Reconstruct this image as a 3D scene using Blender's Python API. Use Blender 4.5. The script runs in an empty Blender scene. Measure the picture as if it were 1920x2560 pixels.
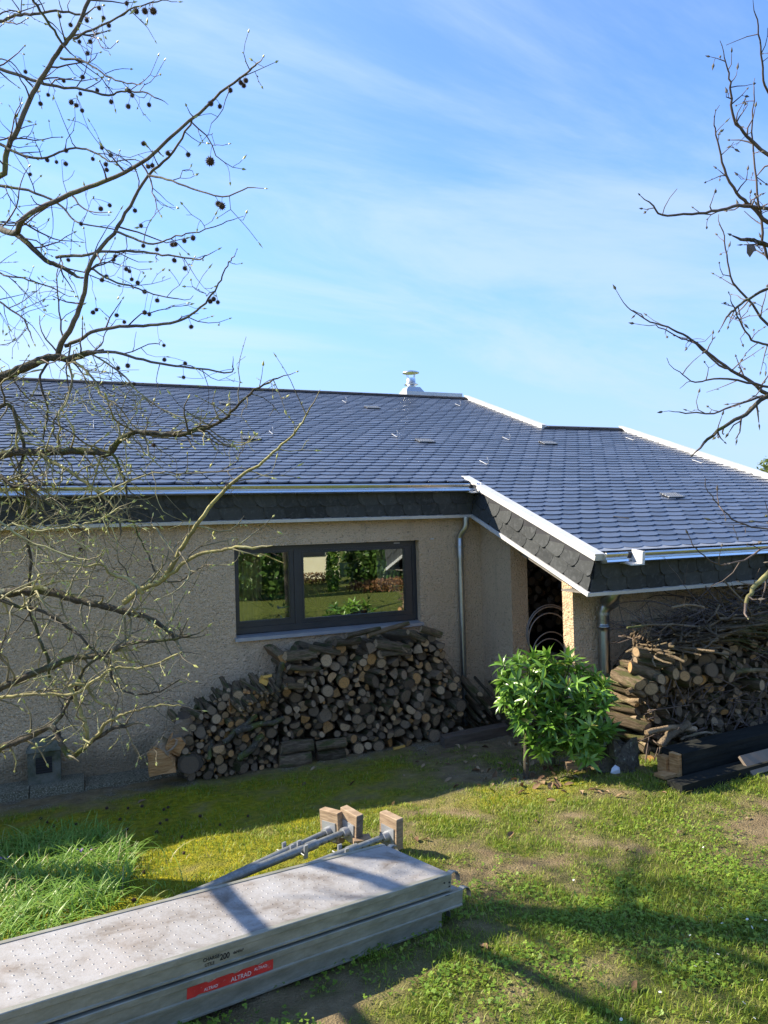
import bpy, bmesh, math, random
import numpy as np
from mathutils import Vector, Matrix, Quaternion

random.seed(7)
RNG = np.random.default_rng(11)
SC = bpy.context.scene
COL = SC.collection
R = math.radians

# ------------------------------------------------------------------ camera
EZ = 2.6                                    # eye height above the foot of the house wall
AX = np.array([4440, -100, 1850.0]); AX /= np.linalg.norm(AX)       # house x seen from the camera
_s0 = 0.028
AZ = np.array([-_s0, -1.0, (_s0 * AX[0] + AX[1]) / AX[2]]); AZ /= np.linalg.norm(AZ)
AY = np.cross(AZ, AX)
FPX = 1850.0
cam = bpy.data.cameras.new('camera')
cam.sensor_width = 36; cam.sensor_height = 36; cam.sensor_fit = 'AUTO'
cam.lens = FPX / 2560 * 36
cam.clip_start = 0.05; cam.clip_end = 2000
camo = bpy.data.objects.new('camera', cam); COL.objects.link(camo)
right = (AX[0], AY[0], AZ[0]); up = (-AX[1], -AY[1], -AZ[1]); back = (-AX[2], -AY[2], -AZ[2])
camo.matrix_world = Matrix(((right[0], up[0], back[0], 0), (right[1], up[1], back[1], 0),
                            (right[2], up[2], back[2], EZ), (0, 0, 0, 1)))
SC.camera = camo

# ------------------------------------------------------------------ world, sun, exposure
SUN = Vector((-1.07, 0.77, 1.0)).normalized()
w = bpy.data.worlds.new('World'); SC.world = w; w.use_nodes = True
def build_world():
    nt = w.node_tree; N = nt.nodes; L = nt.links
    bg = N['Background']; bg.inputs[1].default_value = 0.145
    sky = N.new('ShaderNodeTexSky'); sky.sky_type = 'NISHITA'; sky.sun_disc = False
    sky.sun_elevation = math.asin(SUN.z); sky.sun_rotation = math.atan2(SUN.x, SUN.y)
    sky.air_density = 0.75; sky.dust_density = 0.0; sky.ozone_density = 5.0; sky.altitude = 800
    tc = N.new('ShaderNodeTexCoord')
    sep = N.new('ShaderNodeSeparateXYZ'); L.new(tc.outputs['Generated'], sep.inputs[0])
    zz = N.new('ShaderNodeMath'); zz.operation = 'MAXIMUM'; zz.inputs[1].default_value = 0.0
    L.new(sep.outputs[2], zz.inputs[0])
    za = N.new('ShaderNodeMath'); za.operation = 'ADD'; za.inputs[1].default_value = 0.15
    L.new(zz.outputs[0], za.inputs[0])
    dx = N.new('ShaderNodeMath'); dx.operation = 'DIVIDE'; L.new(sep.outputs[0], dx.inputs[0]); L.new(za.outputs[0], dx.inputs[1])
    dy = N.new('ShaderNodeMath'); dy.operation = 'DIVIDE'; L.new(sep.outputs[1], dy.inputs[0]); L.new(za.outputs[0], dy.inputs[1])
    cb = N.new('ShaderNodeCombineXYZ'); L.new(dx.outputs[0], cb.inputs[0]); L.new(dy.outputs[0], cb.inputs[1])
    mp = N.new('ShaderNodeMapping'); mp.inputs['Rotation'].default_value = (0, 0, R(70)); mp.inputs['Scale'].default_value = (0.55, 1.35, 1)
    mp.inputs['Location'].default_value = (11.5, 9.1, 0)
    L.new(cb.outputs[0], mp.inputs[0])
    n1 = N.new('ShaderNodeTexNoise'); n1.inputs['Scale'].default_value = 1.25; n1.inputs['Detail'].default_value = 9; n1.inputs['Roughness'].default_value = 0.62
    n1.inputs['Distortion'].default_value = 0.5
    L.new(mp.outputs[0], n1.inputs[0])
    n2 = N.new('ShaderNodeTexNoise'); n2.inputs['Scale'].default_value = 0.55; n2.inputs['Detail'].default_value = 2
    L.new(mp.outputs[0], n2.inputs[0])
    ad = N.new('ShaderNodeMath'); ad.operation = 'MULTIPLY_ADD'; ad.inputs[1].default_value = 0.7; L.new(n2.outputs[0], ad.inputs[0]); L.new(n1.outputs[0], ad.inputs[2])
    rp = N.new('ShaderNodeMapRange'); rp.interpolation_type = 'SMOOTHSTEP'
    rp.inputs[1].default_value = 0.76; rp.inputs[2].default_value = 1.12; rp.inputs[3].default_value = 0.02; rp.inputs[4].default_value = 0.56
    L.new(ad.outputs[0], rp.inputs[0])
    # the thin veil of cloud is brighter where it scatters near the sun
    dt = N.new('ShaderNodeVectorMath'); dt.operation = 'DOT_PRODUCT'; dt.inputs[1].default_value = SUN
    L.new(tc.outputs['Generated'], dt.inputs[0])
    br = N.new('ShaderNodeMapRange'); br.inputs[1].default_value = -0.4; br.inputs[2].default_value = 0.9; br.inputs[3].default_value = 2.1; br.inputs[4].default_value = 2.7
    L.new(dt.outputs['Value'], br.inputs[0])
    cl = N.new('ShaderNodeMix'); cl.data_type = 'RGBA'; cl.blend_type = 'MULTIPLY'; cl.inputs[0].default_value = 1
    cl.inputs[6].default_value = (0.88, 0.925, 1.0, 1); L.new(br.outputs[0], cl.inputs[7])
    mx = N.new('ShaderNodeMix'); mx.data_type = 'RGBA'
    hz = N.new('ShaderNodeMapRange'); hz.interpolation_type = 'SMOOTHSTEP'; hz.inputs[1].default_value = 0.0; hz.inputs[2].default_value = 0.42; hz.inputs[3].default_value = 0.88; hz.inputs[4].default_value = 0.0
    L.new(zz.outputs[0], hz.inputs[0])
    hc = N.new('ShaderNodeMix'); hc.data_type = 'RGBA'; L.new(hz.outputs[0], hc.inputs[0]); L.new(sky.outputs[0], hc.inputs[6]); hc.inputs[7].default_value = (1.42, 1.50, 1.92, 1)
    vl = N.new('ShaderNodeMapRange'); vl.interpolation_type = 'SMOOTHSTEP'; vl.inputs[1].default_value = 0.05; vl.inputs[2].default_value = 0.95; vl.inputs[3].default_value = 0.0; vl.inputs[4].default_value = 0.12
    L.new(dt.outputs['Value'], vl.inputs[0])
    va = N.new('ShaderNodeMath'); va.operation = 'ADD'; va.use_clamp = True; L.new(rp.outputs[0], va.inputs[0]); L.new(vl.outputs[0], va.inputs[1])
    L.new(va.outputs[0], mx.inputs[0]); L.new(hc.outputs[2], mx.inputs[6]); L.new(cl.outputs[2], mx.inputs[7])
    tn = N.new('ShaderNodeMix'); tn.data_type = 'RGBA'; tn.blend_type = 'MULTIPLY'; tn.inputs[0].default_value = 1.0; tn.inputs[7].default_value = (0.80, 0.925, 1.02, 1)
    L.new(mx.outputs[2], tn.inputs[6]); L.new(tn.outputs[2], bg.inputs[0])
build_world()
sun = bpy.data.lights.new('sun', 'SUN'); sun.energy = 4.0; sun.angle = R(0.7); sun.color = (1.0, 0.90, 0.73)
suno = bpy.data.objects.new('sun', sun); COL.objects.link(suno)
suno.rotation_euler = SUN.to_track_quat('Z', 'Y').to_euler(); suno.location = (-10, 10, 14)
SC.view_settings.view_transform = 'Standard'; SC.view_settings.look = 'None'
SC.view_settings.exposure = 1.62; SC.view_settings.gamma = 1.0
try:
    SC.cycles.max_bounces = 8; SC.cycles.transparent_max_bounces = 12
    SC.cycles.use_denoising = True
    SC.cycles.sample_clamp_indirect = 6.0
except Exception:
    pass

# ------------------------------------------------------------------ measuring tools (pixels of the 1920x2560 photo)
def ray(px, py):
    d = np.array([(px - 960) / FPX, (py - 1280) / FPX, 1.0])
    return np.array([d @ AX, d @ AY, d @ AZ])
def at_y(px, py, y):
    r = ray(px, py); p = r * y / r[1]; return Vector((p[0], p[1], p[2] + EZ))
def at_x(px, py, x):
    r = ray(px, py); p = r * x / r[0]; return Vector((p[0], p[1], p[2] + EZ))
def at_z(px, py, z):
    r = ray(px, py); p = r * (z - EZ) / r[2]; return Vector((p[0], p[1], p[2] + EZ))
def at_d(px, py, d):
    p = ray(px, py) * d; return Vector((p[0], p[1], p[2] + EZ))

# ------------------------------------------------------------------ noise for modelling
def _hash(ix, iy, seed):
    n = (ix.astype(np.int64) * 374761393 + iy.astype(np.int64) * 668265263 + seed * 1442695041) & 0xFFFFFFFF
    n = ((n ^ (n >> 13)) * 1274126177) & 0xFFFFFFFF
    return ((n ^ (n >> 16)) & 0xFFFF) / 65535.0
def vnoise(x, y, seed=0):
    x = np.asarray(x, float); y = np.asarray(y, float)
    ix = np.floor(x); iy = np.floor(y); fx = x - ix; fy = y - iy
    fx = fx * fx * (3 - 2 * fx); fy = fy * fy * (3 - 2 * fy)
    a = _hash(ix, iy, seed); b = _hash(ix + 1, iy, seed); c = _hash(ix, iy + 1, seed); d = _hash(ix + 1, iy + 1, seed)
    return (a * (1 - fx) + b * fx) * (1 - fy) + (c * (1 - fx) + d * fx) * fy
def fbm(x, y, seed=0, oct=4):
    s = 0; a = 0.5
    for k in range(oct):
        s = s + a * vnoise(np.asarray(x) * 2 ** k, np.asarray(y) * 2 ** k, seed + k * 17); a *= 0.5
    return s / (1 - 0.5 ** oct)
def sstep(a, b, x):
    t = np.clip((np.asarray(x, float) - a) / (b - a), 0, 1); return t * t * (3 - 2 * t)

# ------------------------------------------------------------------ terrain
def terr(x, y):
    x = np.asarray(x, float); y = np.asarray(y, float)
    z = 0.09 * (8.1 - np.clip(y, 0.0, 8.1)) - 0.62 * sstep(-1.5, -9.0, y)
    wgt = sstep(6.0, 3.5, y) * sstep(-12, 0, y)
    z = z - 0.06 * np.clip(x - 1.8, -3, 3) * wgt
    return z
def bump(x, y):
    return (fbm(np.asarray(x) * 2.2, np.asarray(y) * 2.2, 3) - 0.5) * 0.05 + (fbm(np.asarray(x) * 11, np.asarray(y) * 11, 5, 2) - 0.5) * 0.018
def gz(x, y):
    return float(terr(x, y) + bump(x, y))
def gp(px, py, h=0.0):
    r = ray(px, py); s = 4.0
    for _ in range(40):
        x, y = r[0] * s, r[1] * s
        s = (gz(x, y) + h - EZ) / r[2] * 0.7 + s * 0.3
    return Vector((r[0] * s, r[1] * s, r[2] * s + EZ))

# ------------------------------------------------------------------ mesh helpers
class Acc:
    def __init__(s): s.v = []; s.f = []; s.m = []; s.sm = []
    def add(s, vs, fs, m=0, smooth=False):
        b = len(s.v); s.v.extend([tuple(p) for p in vs])
        for f in fs:
            s.f.append(tuple(b + i for i in f)); s.m.append(m); s.sm.append(smooth)
    def box(s, lo, hi, m=0):
        x0, y0, z0 = lo; x1, y1, z1 = hi
        v = [(x0, y0, z0), (x1, y0, z0), (x1, y1, z0), (x0, y1, z0), (x0, y0, z1), (x1, y0, z1), (x1, y1, z1), (x0, y1, z1)]
        s.add(v, [(0, 3, 2, 1), (4, 5, 6, 7), (0, 1, 5, 4), (1, 2, 6, 5), (2, 3, 7, 6), (3, 0, 4, 7)], m)
    def obox(s, o, a, b, c, m=0):
        o = Vector(o); a = Vector(a); b = Vector(b); c = Vector(c)
        v = [o, o + a, o + a + b, o + b, o + c, o + a + c, o + a + b + c, o + b + c]
        f = [(0, 3, 2, 1), (4, 5, 6, 7), (0, 1, 5, 4), (1, 2, 6, 5), (2, 3, 7, 6), (3, 0, 4, 7)]
        if a.cross(b).dot(c) < 0: f = [q[::-1] for q in f]
        s.add(v, f, m)
    def prism(s, pts, d, m=0):
        n = len(pts); d = Vector(d); pts = [Vector(p) for p in pts]
        v = pts + [p + d for p in pts]
        s.add(v, [tuple(range(n))[::-1], tuple(range(n, 2 * n))] + [(i, (i + 1) % n, n + (i + 1) % n, n + i) for i in range(n)], m)
    def tube(s, pts, rad, sides=6, m=0, cap=True, smooth=True, rough=0.0):
        pts = [Vector(p) for p in pts]; n = len(pts)
        if n < 2: return
        if not hasattr(rad, '__len__'): rad = [rad] * n
        t0 = (pts[1] - pts[0]).normalized()
        u = t0.orthogonal().normalized()
        vs = []
        for i in range(n):
            t = (pts[min(i + 1, n - 1)] - pts[max(i - 1, 0)])
            if t.length < 1e-9: t = t0
            t.normalize(); u = (u - t * u.dot(t))
            if u.length < 1e-6: u = t.orthogonal()
            u.normalize(); w_ = t.cross(u)
            for k in range(sides):
                a = 2 * math.pi * k / sides
                r = rad[i] * (1 + (rough * (random.random() - 0.5) if rough else 0))
                vs.append(pts[i] + (u * math.cos(a) + w_ * math.sin(a)) * r)
        fs = [(i * sides + k, i * sides + (k + 1) % sides, (i + 1) * sides + (k + 1) % sides, (i + 1) * sides + k) for i in range(n - 1) for k in range(sides)]
        s.add(vs, fs, m, smooth)
        if cap:
            s.add(vs[:sides], [tuple(range(sides))[::-1]], m); s.add(vs[-sides:], [tuple(range(sides))], m)
    def mesh(s, name, mats):
        me = bpy.data.meshes.new(name); me.from_pydata(s.v, [], s.f)
        for mt in mats: me.materials.append(mt)
        me.polygons.foreach_set('material_index', s.m); me.polygons.foreach_set('use_smooth', s.sm)
        me.update(); return me
    def build(s, name, mats, parent=None):
        if not isinstance(mats, (list, tuple)): mats = [mats]
        return link(name, s.mesh(name, mats), parent)
def link(name, me, parent=None):
    o = bpy.data.objects.new(name, me); COL.objects.link(o)
    if parent is not None:
        o.parent = parent; o.matrix_parent_inverse = parent_inv(parent)
    return o
def parent_inv(p): return world_of(p).inverted()
def world_of(p):
    b = Matrix.LocRotScale(p.location, p.rotation_quaternion if p.rotation_mode == 'QUATERNION' else p.rotation_euler, p.scale)
    return b if p.parent is None else world_of(p.parent) @ p.matrix_parent_inverse @ b
def tag(o, label=None, cat=None, group=None, kind=None):
    if label: o['label'] = label
    if cat: o['category'] = cat
    if group: o['group'] = group
    if kind: o['kind'] = kind
    return o
def thing(name, label, cat, loc=(0, 0, 0), group=None):
    o = bpy.data.objects.new(name, None); COL.objects.link(o); o.location = loc; o.empty_display_size = 0.1
    return tag(o, label, cat, group)
def np_tris(name, verts, tris, mat, tint=None, smooth=False):
    me = bpy.data.meshes.new(name)
    nv = len(verts); nf = len(tris)
    me.vertices.add(nv); me.vertices.foreach_set('co', np.ascontiguousarray(verts, dtype=np.float32).ravel())
    me.loops.add(nf * 3); me.loops.foreach_set('vertex_index', np.ascontiguousarray(tris, dtype=np.int32).ravel())
    me.polygons.add(nf); me.polygons.foreach_set('loop_start', np.arange(0, nf * 3, 3, dtype=np.int32))
    if smooth: me.polygons.foreach_set('use_smooth', np.ones(nf, dtype=bool))
    if tint is not None:
        a = me.attributes.new('tint', 'FLOAT', 'POINT'); a.data.foreach_set('value', np.asarray(tint, dtype=np.float32))
    me.materials.append(mat); me.update(); me.validate()
    return me

# ------------------------------------------------------------------ materials
class NM:
    """small node-tree writer"""
    def __init__(s, name):
        s.m = bpy.data.materials.new(name); s.m.use_nodes = True
        s.nt = s.m.node_tree; s.N = s.nt.nodes; s.L = s.nt.links; s.b = s.N['Principled BSDF']; s.out = s.N['Material Output']
    def coord(s, kind='Object', scale=(1, 1, 1), rot=(0, 0, 0)):
        tc = s.N.new('ShaderNodeTexCoord'); mp = s.N.new('ShaderNodeMapping')
        mp.inputs['Scale'].default_value = scale; mp.inputs['Rotation'].default_value = rot
        s.L.new(tc.outputs[kind], mp.inputs[0]); return mp.outputs[0]
    def noise(s, co, scale=5, detail=4, rough=0.55, dist=0.0):
        n = s.N.new('ShaderNodeTexNoise'); n.inputs['Scale'].default_value = scale; n.inputs['Detail'].default_value = detail
        n.inputs['Roughness'].default_value = rough; n.inputs['Distortion'].default_value = dist
        s.L.new(co, n.inputs['Vector']); return n.outputs[0]
    def voro(s, co, scale=5, feature='F1'):
        n = s.N.new('ShaderNodeTexVoronoi'); n.inputs['Scale'].default_value = scale; n.feature = feature
        s.L.new(co, n.inputs['Vector']); return n.outputs[0]
    def ramp(s, fac, stops, interp='LINEAR'):
        n = s.N.new('ShaderNodeValToRGB'); n.color_ramp.interpolation = interp
        e = n.color_ramp.elements
        while len(e) < len(stops): e.new(0.5)
        for q, (p, c) in zip(e, stops):
            q.position = p; q.color = (c[0], c[1], c[2], 1) if hasattr(c, '__len__') else (c, c, c, 1)
        s.L.new(fac, n.inputs[0]); return n.outputs[0]
    def mix(s, fac, a, b, mode='MIX'):
        n = s.N.new('ShaderNodeMix'); n.data_type = 'RGBA'; n.blend_type = mode
        for v, i in ((fac, 0), (a, 6), (b, 7)):
            if hasattr(v, 'is_output') or isinstance(v, bpy.types.NodeSocket): s.L.new(v, n.inputs[i])
            elif hasattr(v, '__len__'): n.inputs[i].default_value = (v[0], v[1], v[2], 1)
            else: n.inputs[i].default_value = v
        return n.outputs[2]
    def math(s, op, a, b=0.0, c=None):
        n = s.N.new('ShaderNodeMath'); n.operation = op
        for i, v in enumerate((a, b) if c is None else (a, b, c)):
            if isinstance(v, bpy.types.NodeSocket): s.L.new(v, n.inputs[i])
            else: n.inputs[i].default_value = v
        return n.outputs[0]
    def attr(s, name):
        n = s.N.new('ShaderNodeAttribute'); n.attribute_name = name; return n.outputs['Fac']
    def rnd(s):
        return s.N.new('ShaderNodeObjectInfo').outputs['Random']
    def bump(s, h, strength=0.5, dist=0.01):
        n = s.N.new('ShaderNodeBump'); n.inputs['Strength'].default_value = strength; n.inputs['Distance'].default_value = dist
        s.L.new(h, n.inputs['Height']); s.L.new(n.outputs[0], s.b.inputs['Normal']); return n
    def set(s, color=None, rough=None, metal=None, spec=None):
        for v, k in ((color, 'Base Color'), (rough, 'Roughness'), (metal, 'Metallic'), (spec, 'Specular IOR Level')):
            if v is None: continue
            if isinstance(v, bpy.types.NodeSocket): s.L.new(v, s.b.inputs[k])
            elif hasattr(v, '__len__'): s.b.inputs[k].default_value = (v[0], v[1], v[2], 1)
            else: s.b.inputs[k].default_value = v
        return s.m
    def leafy(s, color, rough=0.45, trans=0.35, tcol=None, spec=0.4):
        s.set(color, rough, 0, spec)
        t = s.N.new('ShaderNodeBsdfTranslucent')
        if isinstance(tcol if tcol is not None else color, bpy.types.NodeSocket): s.L.new(tcol if tcol is not None else color, t.inputs[0])
        else: t.inputs[0].default_value = (*tcol, 1)
        mx = s.N.new('ShaderNodeMixShader'); mx.inputs[0].default_value = trans
        s.L.new(s.b.outputs[0], mx.inputs[1]); s.L.new(t.outputs[0], mx.inputs[2]); s.L.new(mx.outputs[0], s.out.inputs[0])
        return s.m
M = {}
def mk_materials():
    n = NM('stucco'); c = n.coord()
    big = n.noise(c, 0.9, 4); fine = n.noise(c, 23, 4, 0.62, 0.6); pit = n.noise(c, 55, 3, 0.55)
    col = n.ramp(big, [(0.3, (0.65, 0.475, 0.295)), (0.7, (0.75, 0.56, 0.365))])
    col = n.mix(n.ramp(pit, [(0.30, 0.8), (0.43, 0.0)]), col, (0.27, 0.20, 0.135))  # pits darkened in the colour to stand for the shade inside them
    zc = n.N.new('ShaderNodeSeparateXYZ'); n.L.new(c, zc.inputs[0]); wob = n.math('ADD', zc.outputs[2], n.math('MULTIPLY', n.noise(c, 3.5, 5, 0.65), -0.45))
    col = n.mix(n.ramp(wob, [(0.0, 0.65), (0.22, 0.0)]), col, (0.17, 0.145, 0.09))
    cs = n.coord('Object', (1, 1, 0.12)); col = n.mix(n.ramp(n.noise(cs, 7, 4, 0.6), [(0.55, 0.0), (0.75, 0.28)]), col, (0.26, 0.20, 0.14))
    n.set(col, 0.95, 0, 0.1); n.bump(n.math('ADD', fine, n.math('MULTIPLY', pit, 0.6)), 1.0, 0.055); M['stucco'] = n.m
    n = NM('roof_slate'); c = n.coord(); t = n.attr('tint')
    col = n.ramp(t, [(0, (0.048, 0.063, 0.096)), (0.5, (0.066, 0.085, 0.128)), (1, (0.090, 0.110, 0.156))])
    col = n.mix(n.ramp(n.noise(c, 14, 5, 0.65), [(0.4, 0.0), (0.8, 0.35)]), col, (0.10, 0.105, 0.115))
    n.set(col, n.ramp(n.noise(c, 9, 3), [(0.3, 0.32), (0.7, 0.46)]), 0, 0.85); n.bump(n.noise(c, 40, 5, 0.6), 0.25, 0.006); M['slate'] = n.m
    n = NM('fascia_slate'); c = n.coord(); t = n.attr('tint')
    col = n.ramp(t, [(0, (0.036, 0.039, 0.040)), (1, (0.064, 0.068, 0.068))])
    col = n.mix(n.ramp(n.noise(c, 18, 6, 0.7, 0.6), [(0.5, 0.0), (0.75, 0.45)]), col, (0.15, 0.155, 0.16))
    n.set(col, 0.75, 0, 0.2); n.bump(n.noise(c, 30, 5, 0.6), 0.3, 0.006); M['fslate'] = n.m
    n = NM('ridge_slate'); c = n.coord(); n.set(n.ramp(n.noise(c, 6), [(0.3, (0.015, 0.016, 0.02)), (0.7, (0.03, 0.03, 0.036))]), 0.7); M['ridge'] = n.m
    n = NM('zinc_bright'); c = n.coord(); n.set(n.ramp(n.noise(c, 3, 4), [(0.3, (0.60, 0.62, 0.64)), (0.7, (0.70, 0.71, 0.72))]), n.ramp(n.noise(c, 8, 4), [(0.3, 0.24), (0.7, 0.36)]), 1.0); M['zinc'] = n.m
    n = NM('white_trim'); c = n.coord(); n.set(n.mix(n.ramp(n.noise(c, 22, 5, 0.7), [(0.5, 0.0), (0.75, 0.45)]), n.ramp(n.noise(c, 2, 4), [(0.3, (0.54, 0.53, 0.51)), (0.7, (0.68, 0.67, 0.65))]), (0.36, 0.35, 0.33)), 0.45, 0.15); M['trim'] = n.m
    n = NM('galvanised_pipe'); c = n.coord(); n.set(n.ramp(n.noise(c, 25, 4), [(0.3, (0.34, 0.36, 0.36)), (0.7, (0.42, 0.44, 0.44))]), 0.36, 1.0); M['pipe'] = n.m
    n = NM('grey_soffit_board'); c = n.coord('Object', (2, 14, 14)); n.set(n.ramp(n.noise(c, 4, 4), [(0.3, (0.13, 0.115, 0.10)), (0.7, (0.22, 0.20, 0.175))]), 0.8); M['soffit'] = n.m
    n = NM('anthracite_frame'); c = n.coord(); n.set(n.ramp(n.noise(c, 4, 3), [(0.3, (0.020, 0.023, 0.027)), (0.7, (0.028, 0.031, 0.036))]), 0.38); M['frame'] = n.m
    n = NM('sill_metal'); c = n.coord(); n.set(n.ramp(n.noise(c, 6, 3), [(0.3, (0.30, 0.31, 0.33)), (0.7, (0.38, 0.39, 0.40))]), 0.45, 0.4); M['sill'] = n.m
    n = NM('window_glass'); n.N.remove(n.b)
    tr = n.N.new('ShaderNodeBsdfTransparent'); tr.inputs[0].default_value = (0.80, 0.84, 0.82, 1)
    gl = n.N.new('ShaderNodeBsdfGlossy'); gl.inputs['Roughness'].default_value = 0.0; gl.inputs[0].default_value = (0.95, 1, 0.97, 1)
    fr = n.N.new('ShaderNodeFresnel'); fr.inputs[0].default_value = 1.5
    f2 = n.math('MULTIPLY_ADD', fr.outputs[0], 2.0, 0.27)
    mx = n.N.new('ShaderNodeMixShader'); n.L.new(f2, mx.inputs[0]); n.L.new(tr.outputs[0], mx.inputs[1]); n.L.new(gl.outputs[0], mx.inputs[2]); n.L.new(mx.outputs[0], n.out.inputs[0]); M['glass'] = n.m
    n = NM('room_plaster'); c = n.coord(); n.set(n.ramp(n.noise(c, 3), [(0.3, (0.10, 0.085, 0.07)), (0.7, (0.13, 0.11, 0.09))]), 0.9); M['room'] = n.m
    n = NM('curtain_cloth'); c = n.coord('Object', (1, 1, 0.1)); n.set(n.ramp(n.noise(c, 30, 3), [(0.3, (0.42, 0.36, 0.17)), (0.7, (0.60, 0.52, 0.28))]), 0.9); M['curtain'] = n.m
    n = NM('sheer_cloth'); c = n.coord('Object', (1, 1, 0.1)); n.set(n.ramp(n.noise(c, 30, 3), [(0.3, (0.45, 0.44, 0.40)), (0.7, (0.62, 0.6, 0.55))]), 0.9); M['sheer'] = n.m
    n = NM('bark'); c = n.coord(); rz = n.rnd()
    col = n.ramp(n.noise(c, 3.0, 6, 0.65), [(0.3, (0.125, 0.093, 0.062)), (0.5, (0.24, 0.185, 0.125)), (0.75, (0.42, 0.335, 0.24))])
    col = n.mix(n.ramp(n.noise(c, 1.3, 4, 0.6), [(0.48, 0.0), (0.62, 0.8)]), col, (0.085, 0.11, 0.035))
    col = n.mix(1.0, col, n.ramp(rz, [(0, (0.65, 0.65, 0.62)), (0.5, (1.0, 0.98, 0.95)), (1, (1.5, 1.4, 1.25))]), 'MULTIPLY')
    n.set(col, 0.95, 0, 0.1); n.bump(n.noise(c, 7, 6, 0.7, 0.5), 0.9, 0.10); M['bark'] = n.m
    n = NM('cut_wood_end'); c = n.coord('Object', (1, 0, 1)); rz = n.rnd()
    sp = n.N.new('ShaderNodeVectorMath'); sp.operation = 'LENGTH'; n.L.new(c, sp.inputs[0])
    rr = n.math('ADD', sp.outputs['Value'], n.math('MULTIPLY', n.noise(c, 2.5, 3), 0.35))
    rings = n.math('SINE', n.math('MULTIPLY', rr, 40.0))
    col = n.ramp(rz, [(0, (0.13, 0.095, 0.062)), (0.25, (0.26, 0.19, 0.12)), (0.5, (0.42, 0.305, 0.19)), (0.75, (0.52, 0.36, 0.20)), (1, (0.62, 0.33, 0.11))])
    col = n.mix(n.ramp(rings, [(0.2, 0.0), (0.9, 0.45)]), col, (0.13, 0.09, 0.055))
    col = n.mix(n.ramp(sp.outputs['Value'], [(0.80, 0.0), (0.90, 0.85)]), col, (0.06, 0.045, 0.032))
    col = n.mix(n.ramp(rr, [(0.08, 0.55), (0.32, 0.0)]), col, (0.20, 0.11, 0.055))
    col = n.mix(n.ramp(n.noise(c, 5, 5, 0.7), [(0.42, 0.0), (0.7, 0.7)]), col, (0.085, 0.075, 0.06))
    n.set(col, 0.9, 0, 0.1); n.bump(n.noise(c, 14, 4), 0.4, 0.05); M['endgrain'] = n.m
    n = NM('split_wood'); c = n.coord('Object', (6, 0.7, 6)); rz = n.rnd()
    col = n.ramp(n.noise(c, 1.6, 6, 0.65), [(0.3, (0.14, 0.085, 0.05)), (0.5, (0.30, 0.19, 0.10)), (0.75, (0.52, 0.37, 0.22))])
    col = n.mix(n.ramp(rz, [(0.2, 0.7), (1, 0.0)]), col, (0.27, 0.225, 0.175))
    n.set(col, 0.9, 0, 0.1); n.bump(n.noise(c, 2.5, 6, 0.7), 0.8, 0.08); M['split'] = n.m
    n = NM('fresh_orange_wood'); c = n.coord('Object', (2, 2, 14)); n.set(n.ramp(n.noise(c, 4, 6, 0.65), [(0.3, (0.24, 0.11, 0.035)), (0.5, (0.44, 0.23, 0.085)), (0.75, (0.56, 0.35, 0.16))]), 0.85); n.bump(n.noise(c, 5, 6), 0.8, 0.02); M['orange'] = n.m
    n = NM('lumber'); c = n.coord('Object', (3, 3, 26)); n.set(n.ramp(n.noise(c, 3, 6, 0.6), [(0.3, (0.19, 0.125, 0.075)), (0.55, (0.32, 0.225, 0.14)), (0.8, (0.44, 0.335, 0.22))]), 0.8); n.bump(n.noise(c, 4, 6), 0.4, 0.008); M['lumber'] = n.m
    n = NM('grey_weathered_wood'); c = n.coord('Object', (4, 4, 20)); n.set(n.ramp(n.noise(c, 3, 6, 0.65), [(0.3, (0.06, 0.055, 0.05)), (0.6, (0.17, 0.155, 0.135)), (0.8, (0.30, 0.27, 0.23))]), 0.9); n.bump(n.noise(c, 6, 6), 0.8, 0.01); M['greywood'] = n.m
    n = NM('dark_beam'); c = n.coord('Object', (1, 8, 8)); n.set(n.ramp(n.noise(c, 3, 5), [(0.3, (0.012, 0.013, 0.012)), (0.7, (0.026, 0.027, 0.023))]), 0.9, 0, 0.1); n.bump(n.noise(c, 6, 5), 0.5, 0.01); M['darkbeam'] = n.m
    n = NM('brown_beam'); c = n.coord('Object', (1, 8, 8)); n.set(n.ramp(n.noise(c, 3, 5), [(0.3, (0.07, 0.05, 0.035)), (0.7, (0.14, 0.105, 0.075))]), 0.85); n.bump(n.noise(c, 6, 5), 0.6, 0.01); M['brownbeam'] = n.m
    n = NM('yellow_offcut'); c = n.coord(); n.set(n.ramp(n.noise(c, 12, 4), [(0.3, (0.50, 0.27, 0.04)), (0.7, (0.62, 0.38, 0.09))]), 0.7); M['yellowwood'] = n.m
    # tree bark with lichen
    n = NM('tree_bark'); c = n.coord()
    col = n.ramp(n.noise(c, 30, 5, 0.65), [(0.3, (0.045, 0.038, 0.030)), (0.6, (0.11, 0.095, 0.07)), (0.8, (0.17, 0.15, 0.11))])
    col = n.mix(n.ramp(n.noise(c, 5, 4, 0.6), [(0.50, 0.0), (0.60, 0.75)]), col, (0.10, 0.115, 0.025))
    col = n.mix(n.ramp(n.noise(c, 22, 4, 0.65), [(0.60, 0.0), (0.66, 0.8)]), col, (0.24, 0.26, 0.19))
    n.set(col, 0.95, 0, 0.1); n.bump(n.noise(c, 45, 6, 0.7), 1.0, 0.02); M['treebark'] = n.m
    n = NM('sunlit_lichen_twig'); c = n.coord()  # lichen colours, brightened yellow to stand for sun on the lower twigs
    col = n.ramp(n.noise(c, 4, 4, 0.6), [(0.38, (0.09, 0.075, 0.05)), (0.48, (0.18, 0.155, 0.09)), (0.58, (0.30, 0.275, 0.13)), (0.7, (0.40, 0.38, 0.17))])
    n.set(col, 0.75, 0, 0.3); M['twig'] = n.m
    n = NM('yellow_branch_bark'); c = n.coord()
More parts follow.
